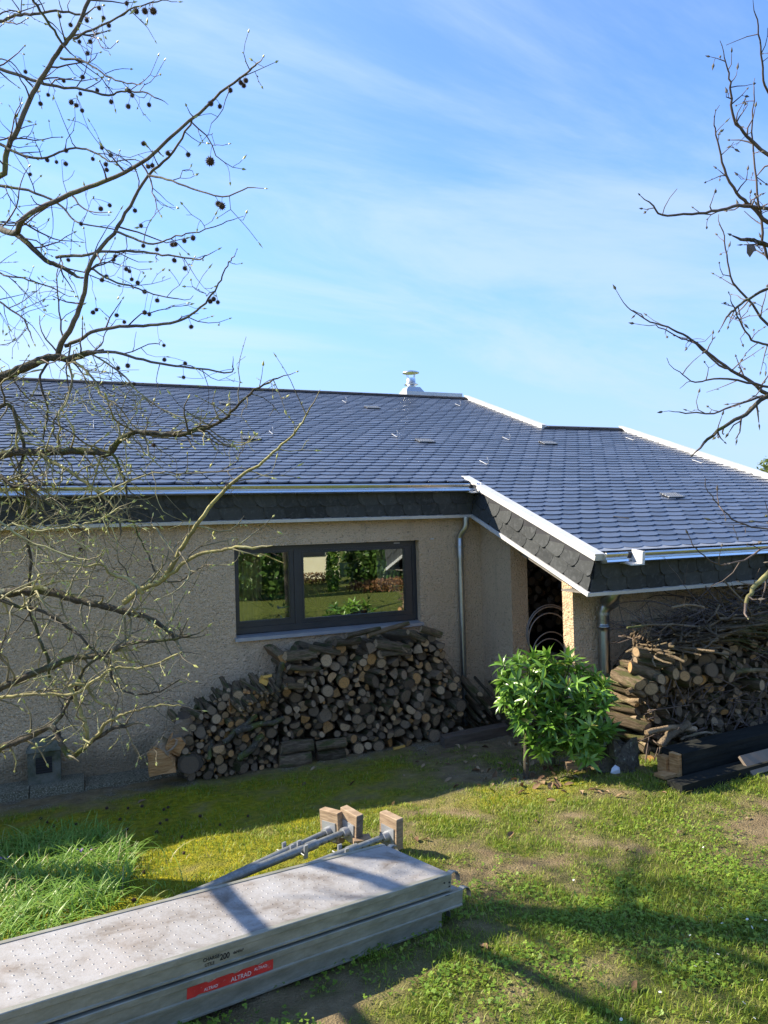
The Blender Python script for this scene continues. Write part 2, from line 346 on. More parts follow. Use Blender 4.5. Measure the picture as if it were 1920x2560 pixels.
    col = n.ramp(n.noise(c, 9, 5, 0.6), [(0.35, (0.16, 0.135, 0.06)), (0.55, (0.29, 0.26, 0.10)), (0.75, (0.40, 0.38, 0.22))])
    n.set(col, 0.8, 0, 0.2); n.bump(n.noise(c, 50, 5), 0.5, 0.008); M['yellowbark'] = n.m
    n = NM('bud'); c = n.coord(); n.set(n.ramp(n.noise(c, 20, 2), [(0.3, (0.34, 0.36, 0.08)), (0.7, (0.50, 0.48, 0.16))]), 0.5); M['bud'] = n.m
    n = NM('grey_silhouette_bark'); c = n.coord(); col = n.ramp(n.noise(c, 12, 5, 0.6), [(0.35, (0.09, 0.08, 0.07)), (0.7, (0.19, 0.165, 0.135))]); col = n.mix(n.ramp(n.noise(c, 5, 4, 0.6), [(0.55, 0.0), (0.66, 0.6)]), col, (0.15, 0.155, 0.05)); n.set(col, 0.9, 0, 0.2); n.bump(n.noise(c, 60, 5), 0.5, 0.008); M['greybark'] = n.m  # bark for the upper limbs, their dark silhouette put into the colour
    n = NM('plain_twig'); c = n.coord(); n.set(n.ramp(n.noise(c, 9, 4), [(0.35, (0.07, 0.05, 0.04)), (0.7, (0.16, 0.12, 0.095))]), 0.8); M['darktwig'] = n.m
    n = NM('seed_ball'); c = n.coord(); n.set(n.ramp(n.noise(c, 2, 3), [(0.3, (0.035, 0.02, 0.012)), (0.7, (0.075, 0.04, 0.022))]), 0.9); M['seedball'] = n.m
    # leaves
    n = NM('laurel_leaf'); t = n.attr('tint'); c = n.coord()
    col = n.ramp(t, [(0, (0.045, 0.11, 0.018)), (0.5, (0.15, 0.30, 0.04)), (0.85, (0.26, 0.42, 0.07)), (0.96, (0.36, 0.46, 0.12)), (1, (0.42, 0.36, 0.10))])
    n.leafy(col, 0.30, 0.28, spec=0.5); M['laurel'] = n.m
    n = NM('grass_blade'); t = n.attr('tint')
    col = n.ramp(t, [(0, (0.10, 0.165, 0.014)), (0.4, (0.20, 0.295, 0.022)), (0.75, (0.31, 0.36, 0.04)), (0.92, (0.26, 0.26, 0.06)), (1, (0.38, 0.31, 0.14))])
    n.leafy(col, 0.5, 0.35, spec=0.3); M['grass'] = n.m
    n = NM('tall_grass_blade'); t = n.attr('tint')
    col = n.ramp(t, [(0, (0.09, 0.20, 0.025)), (0.5, (0.17, 0.31, 0.04)), (0.9, (0.29, 0.41, 0.08)), (1, (0.46, 0.40, 0.20))])
    n.leafy(col, 0.42, 0.35, spec=0.4); M['tallgrass'] = n.m
    n = NM('clover_leaf'); t = n.attr('tint')
    col = n.ramp(t, [(0, (0.09, 0.17, 0.015)), (0.6, (0.18, 0.29, 0.028)), (1, (0.29, 0.37, 0.05))])
    n.leafy(col, 0.5, 0.3, spec=0.3); M['clover'] = n.m
    n = NM('dry_leaf'); rz = n.rnd(); n.leafy(n.ramp(rz, [(0, (0.10, 0.05, 0.025)), (0.5, (0.20, 0.12, 0.06)), (1, (0.36, 0.26, 0.15))]), 0.8, 0.15); M['dryleaf'] = n.m
    n = NM('hedge_leaf'); t = n.attr('tint'); n.leafy(n.ramp(t, [(0, (0.02, 0.05, 0.012)), (0.5, (0.05, 0.11, 0.02)), (1, (0.12, 0.20, 0.04))]), 0.4, 0.25); M['hedge'] = n.m
    n = NM('russet_leaf'); t = n.attr('tint'); n.leafy(n.ramp(t, [(0, (0.10, 0.045, 0.02)), (0.5, (0.20, 0.09, 0.03)), (1, (0.30, 0.17, 0.06))]), 0.6, 0.25); M['russet'] = n.m
    n = NM('conifer_leaf'); t = n.attr('tint'); n.leafy(n.ramp(t, [(0, (0.05, 0.08, 0.02)), (0.5, (0.14, 0.18, 0.05)), (1, (0.25, 0.28, 0.10))]), 0.6, 0.3); M['conifer'] = n.m
    n = NM('daisy_petal'); n.set((0.8, 0.8, 0.78), 0.6); M['petal'] = n.m
    n = NM('purple_petal'); n.set((0.22, 0.10, 0.30), 0.7); M['purple'] = n.m
    n = NM('daisy_heart'); n.set((0.7, 0.45, 0.03), 0.7); M['heart'] = n.m
    # ground: masks say where grass soil, moss, gravel and bare earth lie
    n = NM('garden_ground'); c = n.coord()
    dirt = n.ramp(n.noise(c, 6, 8, 0.7), [(0.3, (0.14, 0.10, 0.055)), (0.55, (0.25, 0.19, 0.105)), (0.75, (0.37, 0.29, 0.17))])
    soil = n.ramp(n.noise(c, 9, 8, 0.7), [(0.3, (0.055, 0.075, 0.012)), (0.55, (0.115, 0.145, 0.02)), (0.75, (0.21, 0.21, 0.05))])
    moss = n.ramp(n.noise(c, 16, 7, 0.7), [(0.3, (0.10, 0.115, 0.008)), (0.5, (0.24, 0.23, 0.012)), (0.72, (0.44, 0.37, 0.022))])
    vor = n.voro(c, 75)
    grav = n.ramp(n.noise(c, 60, 4, 0.75), [(0.35, (0.07, 0.06, 0.042)), (0.52, (0.19, 0.165, 0.12)), (0.68, (0.55, 0.51, 0.42))])
    col = n.mix(n.attr('grass'), dirt, soil)
    col = n.mix(n.attr('moss'), col, moss)
    col = n.mix(n.attr('gravel'), col, grav)
    n.set(col, 0.95, 0, 0.1)
    n.bump(n.math('ADD', n.noise(c, 45, 7, 0.75), n.math('MULTIPLY', vor, 0.5)), 1.0, 0.025); M['ground'] = n.m
    n = NM('exposed_aggregate'); c = n.coord(); n.set(n.ramp(n.noise(c, 70, 4, 0.75), [(0.35, (0.08, 0.07, 0.04)), (0.52, (0.20, 0.18, 0.11)), (0.68, (0.50, 0.46, 0.36))]), 0.95); n.bump(n.voro(c, 80), 1.0, 0.015); M['aggregate'] = n.m
    n = NM('mossy_concrete'); c = n.coord(); n.set(n.ramp(n.noise(c, 5, 6, 0.65), [(0.35, (0.06, 0.065, 0.03)), (0.6, (0.15, 0.145, 0.11)), (0.8, (0.22, 0.215, 0.18))]), 0.95); n.bump(n.noise(c, 50, 6), 0.8, 0.015); M['mossconc'] = n.m
    n = NM('black_grille'); n.set((0.012, 0.012, 0.012), 0.6); M['black'] = n.m
    # planks
    n = NM('worn_aluminium_deck'); c = n.coord()
    st = n.noise(c, 4, 8, 0.7, 0.4)
    col = n.ramp(st, [(0.34, (0.18, 0.15, 0.125)), (0.50, (0.34, 0.32, 0.30)), (0.7, (0.47, 0.455, 0.44))])
    col = n.mix(n.ramp(n.noise(c, 38, 5, 0.7), [(0.55, 0.0), (0.72, 0.45)]), col, (0.20, 0.18, 0.16))
    col = n.mix(n.ramp(n.noise(c, 1.4, 3), [(0.5, 0.0), (0.75, 0.30)]), col, (0.48, 0.36, 0.28))
    n.set(col, n.ramp(st, [(0.3, 0.75), (0.7, 0.52)]), 0.35, 0.4); n.bump(n.noise(c, 90, 4), 0.2, 0.004); M['deck'] = n.m
    n = NM('aluminium_side'); c = n.coord('Object', (0.6, 8, 8))  # darker, yellower than the deck: shade and green bounce put into the colour
    col = n.ramp(n.noise(c, 3, 6, 0.65), [(0.3, (0.22, 0.215, 0.165)), (0.55, (0.33, 0.32, 0.26)), (0.75, (0.42, 0.405, 0.35))])
    c2 = n.coord('Object', (25, 25, 3)); col = n.mix(n.ramp(n.noise(c2, 2, 4, 0.7), [(0.55, 0.0), (0.8, 0.35)]), col, (0.22, 0.20, 0.14))
    n.set(col, 0.5, 0.45, 0.4); M['aluside'] = n.m
    n = NM('old_steel_tube'); c = n.coord(); n.set(n.ramp(n.noise(c, 20, 5, 0.7), [(0.3, (0.15, 0.16, 0.15)), (0.6, (0.28, 0.29, 0.28)), (0.8, (0.42, 0.42, 0.40))]), 0.55, 0.6); n.bump(n.noise(c, 60, 4), 0.3, 0.004); M['steel'] = n.m
    n = NM('red_sticker'); c = n.coord(); n.set(n.mix(n.ramp(n.noise(c, 45, 6, 0.75), [(0.60, 0.0), (0.68, 0.8)]), n.ramp(n.noise(c, 12, 3), [(0.3, (0.44, 0.014, 0.012)), (0.7, (0.60, 0.03, 0.022))]), (0.38, 0.30, 0.26)), 0.55); M['red'] = n.m
    n = NM('worn_print_ivory'); n.set((0.55, 0.50, 0.38), 0.6); M['ivory'] = n.m
    n = NM('black_print'); n.set((0.015, 0.015, 0.014), 0.6); M['ink'] = n.m
    n = NM('white_print'); n.set((0.62, 0.55, 0.52), 0.6); M['whiteink'] = n.m
    n = NM('cream_render'); c = n.coord(); n.set(n.ramp(n.noise(c, 2), [(0.3, (0.80, 0.73, 0.50)), (0.7, (0.86, 0.79, 0.56))]), 0.9); M['cream'] = n.m
    n = NM('terracotta_tile'); c = n.coord(); n.set(n.ramp(n.noise(c, 4), [(0.3, (0.22, 0.09, 0.05)), (0.7, (0.34, 0.15, 0.08))]), 0.9); M['tile'] = n.m
    n = NM('pale_paper'); n.set((0.62, 0.66, 0.72), 0.8); M['paper'] = n.m
    n = NM('galvanised_hoop'); n.set((0.15, 0.13, 0.11), 0.6, 0.2); M['hoop'] = n.m
    n = NM('brown_board'); c = n.coord(); n.set(n.ramp(n.noise(c, 5, 4), [(0.3, (0.15, 0.115, 0.085)), (0.7, (0.20, 0.16, 0.12))]), 0.8); M['board'] = n.m
    n = NM('turquoise_plastic'); n.set((0.05, 0.45, 0.40), 0.5); M['turq'] = n.m
mk_materials()
#@@SETTING
# ------------------------------------------------------------------ ground
def gp_list(pts): return [gp(*p) for p in pts]
def ground_masks(x, y):
    n1 = fbm(x * 0.9, y * 0.9, 21); n2 = fbm(x * 3.1, y * 3.1, 33); n3 = fbm(x * 8, y * 8, 41, 3)
    # grass density
    g = 0.73 + 0 * x
    g = np.where(y > 5.8, 0.46, g)
    bare = np.exp(-(((x - 4.9) / 1.5) ** 2 + ((y - 3.95) / 0.55) ** 2))
    bare2 = np.exp(-(((x - 2.3) / 0.6) ** 2 + ((y - 4.75) / 0.5) ** 2)) * 0.7
    g = g + 0.40 * sstep(3.9, 3.2, y) * sstep(1.2, 2.2, x) + 0.35 * sstep(4.6, 5.3, x) * sstep(4.4, 5.0, y)
    g = g - 0.62 * bare - 0.30 * bare2
    g = np.clip(g - 0.06 + (n2 - 0.5) * 1.9 + (n1 - 0.5) * 0.9 + (n3 - .5) * .6, 0, 1)
    wallzone = sstep(7.35, 7.7, y + 0.25 * (n1 - 0.5) + 0.15 * sstep(1, 4, x))
    g = g * (1 - 0.92 * wallzone)
    moss = sstep(2.4, 1.0, x + 1.2 * (n1 - 0.5)) * sstep(3.9, 4.4, y) * sstep(7.9, 7.0, y)
    moss = np.maximum(moss, 0.85 * np.exp(-(((x - 3.6) / 0.9) ** 2 + ((y - 5.55) / 0.32) ** 2)))
    moss = np.maximum(moss, 0.75 * sstep(5.4, 6.0, y) * sstep(3.6, 2.4, x) * sstep(8.0, 7.2, y))
    moss = np.clip(moss * (0.55 + 0.9 * n3) + (n2 - 0.5) * 0.9 * (moss > 0.05), 0, 1)
    grav = wallzone * np.clip(0.15 + (n3 - 0.45) * 2.5, 0, 0.8)
    grav = np.maximum(grav, np.exp(-(((x - 4.0) / 0.9) ** 2 + ((y - 5.9) / 0.45) ** 2)) * np.clip((n3 - 0.35) * 3, 0, 1))
    return g, moss, grav
def make_ground():
    xs = np.concatenate([[-400, -150, -60, -30, -16, -10, -7, -5, -4], np.arange(-3.2, 9.0, 0.035), [9.5, 10.5, 12, 15, 20, 30, 60, 150, 400]])
    ys = np.concatenate([[-400, -150, -60, -35, -25, -18, -13, -9, -6, -4, -2.5, -1.5, -0.5, 0.3, 1.0, 1.5], np.arange(1.9, 8.9, 0.035), [9.3, 10, 12, 15, 20, 30, 60, 150, 400]])
    X, Y = np.meshgrid(xs, ys)
    fine = (X > -3.3) & (X < 9.1) & (Y > 1.4) & (Y < 9)
    Z = terr(X, Y) + np.where(fine, bump(X, Y), 0)
    g, m, v = ground_masks(X, Y)
    g = np.where(fine, g, 0.9); m = np.where(fine, m, 0); v = np.where(fine, v, 0)
    nx, ny = len(xs), len(ys)
    V = np.stack([X.ravel(), Y.ravel(), Z.ravel()], 1)
    i = np.arange(nx * ny).reshape(ny, nx)
    a, b, c, d = i[:-1, :-1].ravel(), i[:-1, 1:].ravel(), i[1:, 1:].ravel(), i[1:, :-1].ravel()
    T = np.concatenate([np.stack([a, b, c], 1), np.stack([a, c, d], 1)])
    me = np_tris('ground', V, T, M['ground'], smooth=True)
    for nm, arr in (('grass', g), ('moss', m), ('gravel', v)):
        at = me.attributes.new(nm, 'FLOAT', 'POINT'); at.data.foreach_set('value', arr.ravel().astype(np.float32))
    o = link('ground', me); o['kind'] = 'structure'; o['label'] = 'garden ground of thin lawn, moss, bare earth and gravel by the wall'
make_ground()

# ------------------------------------------------------------------ the house
T_ = 0.3565; TH = math.atan(T_); CT, ST = math.cos(TH), math.sin(TH)
def zr(y): return EZ - 2.437 + T_ * y
SU = Vector((0, CT, ST)); SN = Vector((0, -ST, CT))
def rf(x, v, n=0.0):           # roof frame: x along the eaves, v up the slope (v = y / cos), n off the slates
    y = v * CT; return Vector((x, y, zr(y))) + SN * n
XL, XR, XB, XD = -7.5, 4.62, 7.93, 9.78
YF, YM, Y1, Y2 = 5.80, 8.08, 14.22, 11.45
VF, VM, V1, V2 = [q / CT for q in (YF, YM, Y1, Y2)]
YW, XW, YR = 8.35, 4.81, 6.45         # main wall, porch side wall, porch front wall
DROP = -0.44
house = thing('house', 'low house with dark scalloped slate roof, pale zinc trims and tan roughcast walls', 'house', (0, YW, 0))

class Slates:
    def __init__(s): s.a = Acc(); s.t = []
    def slate(s, fn, u0, v0, wd, ht, r, mirror, umin, umax, lift=0.006, th=0.007, vcut=None, rv=None, lens=0):
        n = 7; rv = rv or r
        if lens:
            pts = []
            for k in range(15):
                q = -1 + 2 * k / 14; hb = lens * (0.85 if q < 0 else 1.15); pts.append((wd * (q + 1) / 2, hb * (1 - (1 - min(1, abs(q)) ** 2.3) ** (1 / 2.3))))
        else: pts = [(0.0, 0.36 * r), (0.10 * wd, 0.17 * r), (0.26 * wd, 0.03 * r), (wd - r, 0.0)]
        for k in range(1, (0 if lens else n) + 1):
            a = -math.pi / 2 + (math.pi / 2) * k / n
            pts.append((wd - r + r * math.cos(a), rv * 1.05 + rv * 1.05 * math.sin(a)))
        pts += [(wd, ht), (0.0, ht)]
        jig = RNG.normal(0, 0.0016); t0 = RNG.random(); jv = RNG.normal(0, 0.0025)
        vs, vb = [], []
        for (u, v) in pts:
            hgt = 0.010 + lift * u / wd - 0.016 * v / ht + jig * (u / wd - 0.5) + abs(jig) * 0.5
            uu = u0 + ((wd - u) if mirror else u) ; uu = min(max(uu, umin), umax)
            vv = v0 + v + jv
            if vcut is not None: vv = min(vv, vcut)
            vs.append(fn(uu, vv, hgt)); vb.append(fn(uu, vv, hgt - th))
        m = len(pts)
        if max(p[0] for p in [(u0,), (u0 + wd,)]) <= umin + 0.01 or u0 >= umax - 0.01: return
        k = list(range(m)); f = [tuple(k[::-1] if mirror else k)]
        for i in range(0, m - 2):
            q = (i, m + i, m + i + 1, i + 1); f.append(q[::-1] if mirror else q)
        s.a.add(vs + vb, f); s.t += [t0] * (2 * m)
    def build(s, name, mat, parent):
        me = s.a.mesh(name, [mat]); at = me.attributes.new('tint', 'FLOAT', 'POINT'); at.data.foreach_set('value', np.asarray(s.t, dtype=np.float32))
        return link(name, me, parent)

def make_roof():
    d = Acc()
    def slab(x0, x1, v0, v1, n0, n1):
        d.obox(rf(x0, v0, n0), Vector((x1 - x0, 0, 0)), SU * (v1 - v0), SN * (n1 - n0))
    slab(XL, XR, VM + 0.02, V1, -0.16, -0.02); slab(XR, XD - 0.02, VF + 0.02, V2, -0.16, -0.02); slab(XR, XB - 0.02, V2, V1, -0.16, -0.02)
    # the far slopes behind the two ridges
    p = rf(XL, V1, -0.02); d.obox(p, Vector((XB - XL, 0, 0)), Vector((0, 6, -2.1)), Vector((0, -0.05, -0.14)))
    p = rf(XB, V2, -0.02); d.obox(p, Vector((XD - XB, 0, 0)), Vector((0, 4.5, -1.6)), Vector((0, -0.05, -0.14)))
    roof = d.build('roof', M['ridge'], house)
    s = Slates(); e = 0.150; w_ = 0.252; wd = 0.285
    v = 5.90 / CT; j = 0
    while v < V1 - 0.05:
        y = v * CT
        lo = XR + 0.09 if y < YM + 0.0 else XL
        hi = XD if y < Y2 - 0.04 else XB
        top = V1 if y > Y2 - 0.04 else (V2 if False else V1)
        off = (j * 0.43 * w_) % w_
        u = lo - (lo - 100 * w_) % w_ + off - 2 * w_
        while u < hi:
            uu = u + RNG.normal(0, 0.004)
            if uu + wd > lo + 0.015:
                vc = V2 - 0.01 if (uu > XB - 0.02 and y < Y2) else V1 - 0.01
                s.slate(rf, uu, v, wd, e + 0.06, 0.125, False, lo, hi, lift=0.004, th=0.019, vcut=vc, lens=0.085)
            u += w_
        v += e; j += 1
    sl = s.build('slates', M['slate'], roof)
    # ridge caps of doubled slates, shade of their near face put into the dark colour
    for (x0, x1, vv) in ((XL, XB, V1), (XB + 0.06, XD, V2)):
        a = Acc(); x = x0
        while x < x1 - 0.02:
            L = min(0.36, x1 - x); h = 0.002 + 0.006 * random.random()
            a.obox(rf(x, vv - 0.10, h), Vector((L - 0.004, 0, 0.0)), SU * 0.14, SN * (0.020 + 0.006 * random.random()))
            a.obox(rf(x + 0.1, vv - 0.055, 0.0285), Vector((L - 0.006, 0, 0)), SU * 0.10, SN * 0.014)
            x += 0.33
        a.build('ridge_cap', M['ridge'], roof)
    # pale metal verges on the sloping edges
    def verge(x0, x1, v0, v1, n0, n1, mat, nm='verge_trim'):
        a = Acc()
        a.obox(rf(x0, v0, n0), Vector((x1 - x0, 0, 0)), SU * (v1 - v0), SN * (n1 - n0))
        a.obox(rf(x0 - 0.012, v0 - 0.004, n1), Vector((x1 - x0 + 0.024, 0, 0)), SU * (v1 - v0 + 0.008), SN * 0.014)
        return a.build(nm, mat, roof)
    verge(XB, XB + 0.08, V2 - 0.05, V1 + 0.05, -0.10, 0.062, M['trim'])
    verge(XD, XD + 0.08, VF - 0.03, V2 + 0.05, -0.10, 0.062, M['trim'])
    verge(XR - 0.035, XR + 0.055, VF - 0.03, VM + 0.30, -0.056, 0.002, M['trim'])
    # ventilation slates and snow hooks
    for (px, py) in ((628, 1098), (1063, 1105), (1370, 1110), (1680, 1242), (931, 1021), (569, 1010), (98, 988), (54, 1083)):
        r = ray(px, py); k = (EZ - 2.437 - EZ) / (r[2] - T_ * r[1]); x, v = r[0] * k, r[1] * k / CT
        a = Acc(); wv, hv = 0.27, 0.17
        a.obox(rf(x - wv / 2, v - hv / 2, 0.014), Vector((wv, 0, 0)), SU * hv, SN * 0.006, 1)
        for i in range(9): a.obox(rf(x - wv / 2 + 0.012 + i * 0.0295, v - hv / 2 + 0.01, 0.0205), Vector((0.012, 0, 0)), SU * (hv - 0.02), SN * 0.010, 0)
        for i in range(4): a.obox(rf(x - wv / 2, v - hv / 2 + i * (hv - 0.012) / 3, 0.0215), Vector((wv, 0, 0)), SU * 0.012, SN * 0.012, 0)
        a.build('roof_vent', [M['sill'], M['black']], roof)
    for (px, py) in ((1150, 1009), (993, 1088), (1273, 1095), (1218, 1157), (1584, 1095), (1755, 1153), (682, 1081), (865, 1001), (235, 1066)):
        r = ray(px, py + 8); k = (EZ - 2.437 - EZ) / (r[2] - T_ * r[1]); x, v = r[0] * k, r[1] * k / CT
        a = Acc(); a.tube([rf(x, v + 0.22, 0.02), rf(x, v + 0.02, 0.02), rf(x, v - 0.02, 0.04), rf(x, v - 0.015, 0.085), rf(x - 0.004, v + 0.03, 0.12)], 0.006, 5)
        a.build('roof_hook', M['sill'], roof)
    a = Acc(); p = rf(5.62, 6.75 / CT, 0.02); a.tube([p, p + Vector((0.14, -0.10, -0.03))], 0.006, 5); a.build('pale_splinter', M['hoop'], roof)
    # chimney behind the ridge
    c = Acc(); yy = 14.75
    def cz(px, py): return at_y(px, py, yy)
    pA = cz(1012, 984); pB = cz(1150, 984)
    c.box((pA.x, yy, 4.6), (pB.x - 0.08, yy + 0.55, pA.z - 0.03)); ch = c.build('chimney', M['trim'], house)
    c = Acc(); c.box((pA.x + 0.02, yy - 0.06, pA.z - 0.03), (pB.x + 0.03, yy + 0.62, pA.z + 0.05)); c.build('chimney_slab', M['trim'], ch)
    b0 = cz(1040, 973); xc = b0.x; zb = pA.z + 0.05; yc = yy + 0.25
    c = Acc(); q = 0.23; t = 0.15; hh = 0.13
    v = [(xc - q, yc - q, zb), (xc + q, yc - q, zb), (xc + q, yc + q, zb), (xc - q, yc + q, zb), (xc - t, yc - t, zb + hh), (xc + t, yc - t, zb + hh), (xc + t, yc + t, zb + hh), (xc - t, yc + t, zb + hh)]
    c.add(v, [(0, 1, 5, 4), (1, 2, 6, 5), (2, 3, 7, 6), (3, 0, 4, 7), (4, 5, 6, 7)]); c.build('flue_base', M['zinc'], ch)
    c = Acc(); z0 = zb + hh
    c.tube([(xc, yc, z0), (xc, yc, z0 + 0.07), (xc, yc, z0 + 0.071), (xc, yc, z0 + 0.10), (xc, yc, z0 + 0.11), (xc, yc, z0 + 0.22)], [0.10, 0.10, 0.16, 0.12, 0.10, 0.10], 16); c.build('flue_pipe', M['zinc'], ch)
    c = Acc()
    for k in range(4):
        an = k * math.pi / 2 + 0.5; c.tube([(xc + 0.09 * math.cos(an), yc + 0.09 * math.sin(an), z0 + 0.20), (xc + 0.13 * math.cos(an), yc + 0.13 * math.sin(an), z0 + 0.34)], 0.008, 5)
    c.tube([(xc, yc, z0 + 0.33), (xc, yc, z0 + 0.345), (xc, yc, z0 + 0.38), (xc, yc, z0 + 0.40)], [0.19, 0.19, 0.08, 0.01], 20); c.build('rain_cap', M['zinc'], ch)
    return roof
roof = make_roof()

def make_fascias():
    h0, h1 = -0.10, DROP + 0.03
    rows = 2; rh = (h0 - h1) / rows
    # boards behind the slates
    b = Acc()
    b.obox(rf(XL, VM + 0.012, DROP), Vector((XR - XL, 0, 0)), SU * 0.03, SN * (h0 - DROP + 0.02))
    b.obox(rf(XR + 0.012, VF + 0.012, DROP), Vector((XD - XR - 0.012, 0, 0)), SU * 0.03, SN * (h0 - DROP + 0.02))
    b.obox(rf(XR + 0.012, VF + 0.045, DROP), Vector((0.03, 0, 0)), SU * (VM - VF - 0.02), SN * (h0 - DROP + 0.02))
    fas = b.build('fascia_board', M['ridge'], house)
    def run(nm, fn, u0, u1, mirror, wd=0.245, seed=0):
        s = Slates()
        for r_ in range(rows):
            v0 = h1 + r_ * rh - (0.006 if r_ else 0)
            off = -0.11 * r_ - 0.06 + seed
            u = u0 + off - 0.3
            while u < u1:
                s.slate(fn, u, v0 - 0.0, wd + 0.05, rh + 0.02, 0.125, mirror, u0, u1, lift=0.008, th=0.009)
                u += wd
        return s.build(nm, M['fslate'], fas)
    def f_main(u, v, n): return rf(u, VM + 0.012 - n - (0.004 if v < h1 + rh * 0.99 else 0.010), v)
    def f_right(u, v, n): return rf(u, VF + 0.012 - n - (0.004 if v < h1 + rh * 0.99 else 0.010), v)
    def f_rake(u, v, n):
        return rf(XR + 0.012 - n - (0.004 if v < h1 + rh * 0.99 else 0.010), VM - u, v)
    # upper row hangs over the lower one
    run('fascia_slates', f_main, XL, XR - 0.005, True)
    run('fascia_slates', f_right, XR + 0.012, XD, True, seed=0.05)
    run('fascia_slates', f_rake, 0.0, VM - VF - 0.012, False, wd=0.26)
    # pale drip trims along the bottoms
    a = Acc(); a.obox(rf(XL, VM - 0.018, DROP), Vector((XR - XL + 0.0, 0, 0)), SU * 0.06, SN * 0.036); a.build('drip_trim', M['trim'], fas)
    a = Acc(); a.obox(rf(XR, VF - 0.018, DROP), Vector((XD - XR, 0, 0)), SU * 0.06, SN * 0.036); a.build('drip_trim', M['trim'], fas)
    a = Acc(); a.obox(rf(XR - 0.024, VF - 0.018, DROP + 0.001), Vector((0.022, 0, 0)), SU * (VM - VF + 0.0), SN * 0.045); a.build('drip_trim', M['trim'], fas)
    # soffits
    a = Acc()
    p = rf(XL, VM + 0.045, DROP + 0.008); a.box((XL, p.y, p.z - 0.012), (XR + 0.2, YW - 0.002, p.z + 0.004))
    p = rf(XR, VF + 0.045, DROP + 0.008); a.box((XR + 0.05, p.y, p.z - 0.012), (XD, YR - 0.002, p.z + 0.004))
    a.obox(rf(XR + 0.045, VF + 0.62, DROP + 0.012), Vector((0.17, 0, 0)), SU * (VM - VF - 0.42), SN * 0.016)
    a.build('soffit', M['soffit'], house)
make_fascias()

def make_gutters():
    def prof(y, z):
        return [(y + 0.10, z + 0.012), (y - 0.055, z + 0.000), (y - 0.062, z + 0.016), (y - 0.078, z + 0.016), (y - 0.085, z + 0.002), (y - 0.080, z - 0.012),
                (y - 0.062, z - 0.046), (y - 0.082, z - 0.052), (y - 0.088, z - 0.072), (y - 0.060, z - 0.086), (y + 0.004, z - 0.088), (y + 0.10, z - 0.03)]
    def run(segs, y, z):
        a = Acc()
        for (x0, x1) in segs:
            pr = prof(y, z); n = len(pr)
            xs = [x0]
            while xs[-1] + 2.0 < x1: xs.append(xs[-1] + 2.0)
            xs.append(x1)
            for k in range(len(xs) - 1):
                q = [Vector((xs[k] + 0.0006 * (k > 0), py_, pz_)) for (py_, pz_) in pr]
                a.prism(q, (xs[k + 1] - xs[k] - 0.0006, 0, 0))
        return a
    zM = zr(YM) - 0.015; zF = zr(YF) - 0.005
    xo = at_y(1187, 1232, YM - 0.05).x; xr_ = at_y(1583, 1400, YF - 0.05).x
    g = run([(XL, xo - 0.085), (xo + 0.085, XR - 0.035)], YM, zM).build('gutter', M['zinc'], house)
    a = Acc(); a.obox((xo - 0.085, YM - 0.10, zM - 0.105), (0.17, 0, 0), (0, 0.14, 0.02), (0, 0, 0.012)); a.obox((xo + 0.06, YM - 0.095, zM - 0.09), (0.022, -0.01, 0), (0, 0.13, 0.02), (0.008, 0, 0.105)); a.obox((xo - 0.085, YM + 0.03, zM - 0.09), (0.17, 0, 0), (0, 0.03, 0), (0, 0.02, 0.10)); a.build('gutter_outlet', M['trim'], g)
    g = run([(XR + 0.055, xr_ - 0.085), (xr_ + 0.085, XD)], YF, zF).build('gutter', M['zinc'], house)
    a = Acc(); a.obox((xr_ - 0.085, YF - 0.115, zF - 0.115), (0.17, 0, 0), (0, 0.16, 0.02), (0, 0, 0.012)); a.obox((xr_ + 0.055, YF - 0.11, zF - 0.10), (0.025, -0.01, 0), (0, 0.15, 0.02), (0.010, 0, 0.115)); a.obox((xr_ - 0.085, YF + 0.03, zF - 0.10), (0.17, 0, 0), (0, 0.03, 0), (0, 0.03, 0.11)); a.build('gutter_outlet', M['trim'], g)
    # apron flashing between gutter and first slates
    a = Acc(); a.obox(rf(XR + 0.056, VF + 0.06, 0.000), Vector((XD - XR - 0.06, 0, 0)), SU * 0.10, SN * 0.006); a.build('apron_flashing', M['sill'], g)
make_gutters()

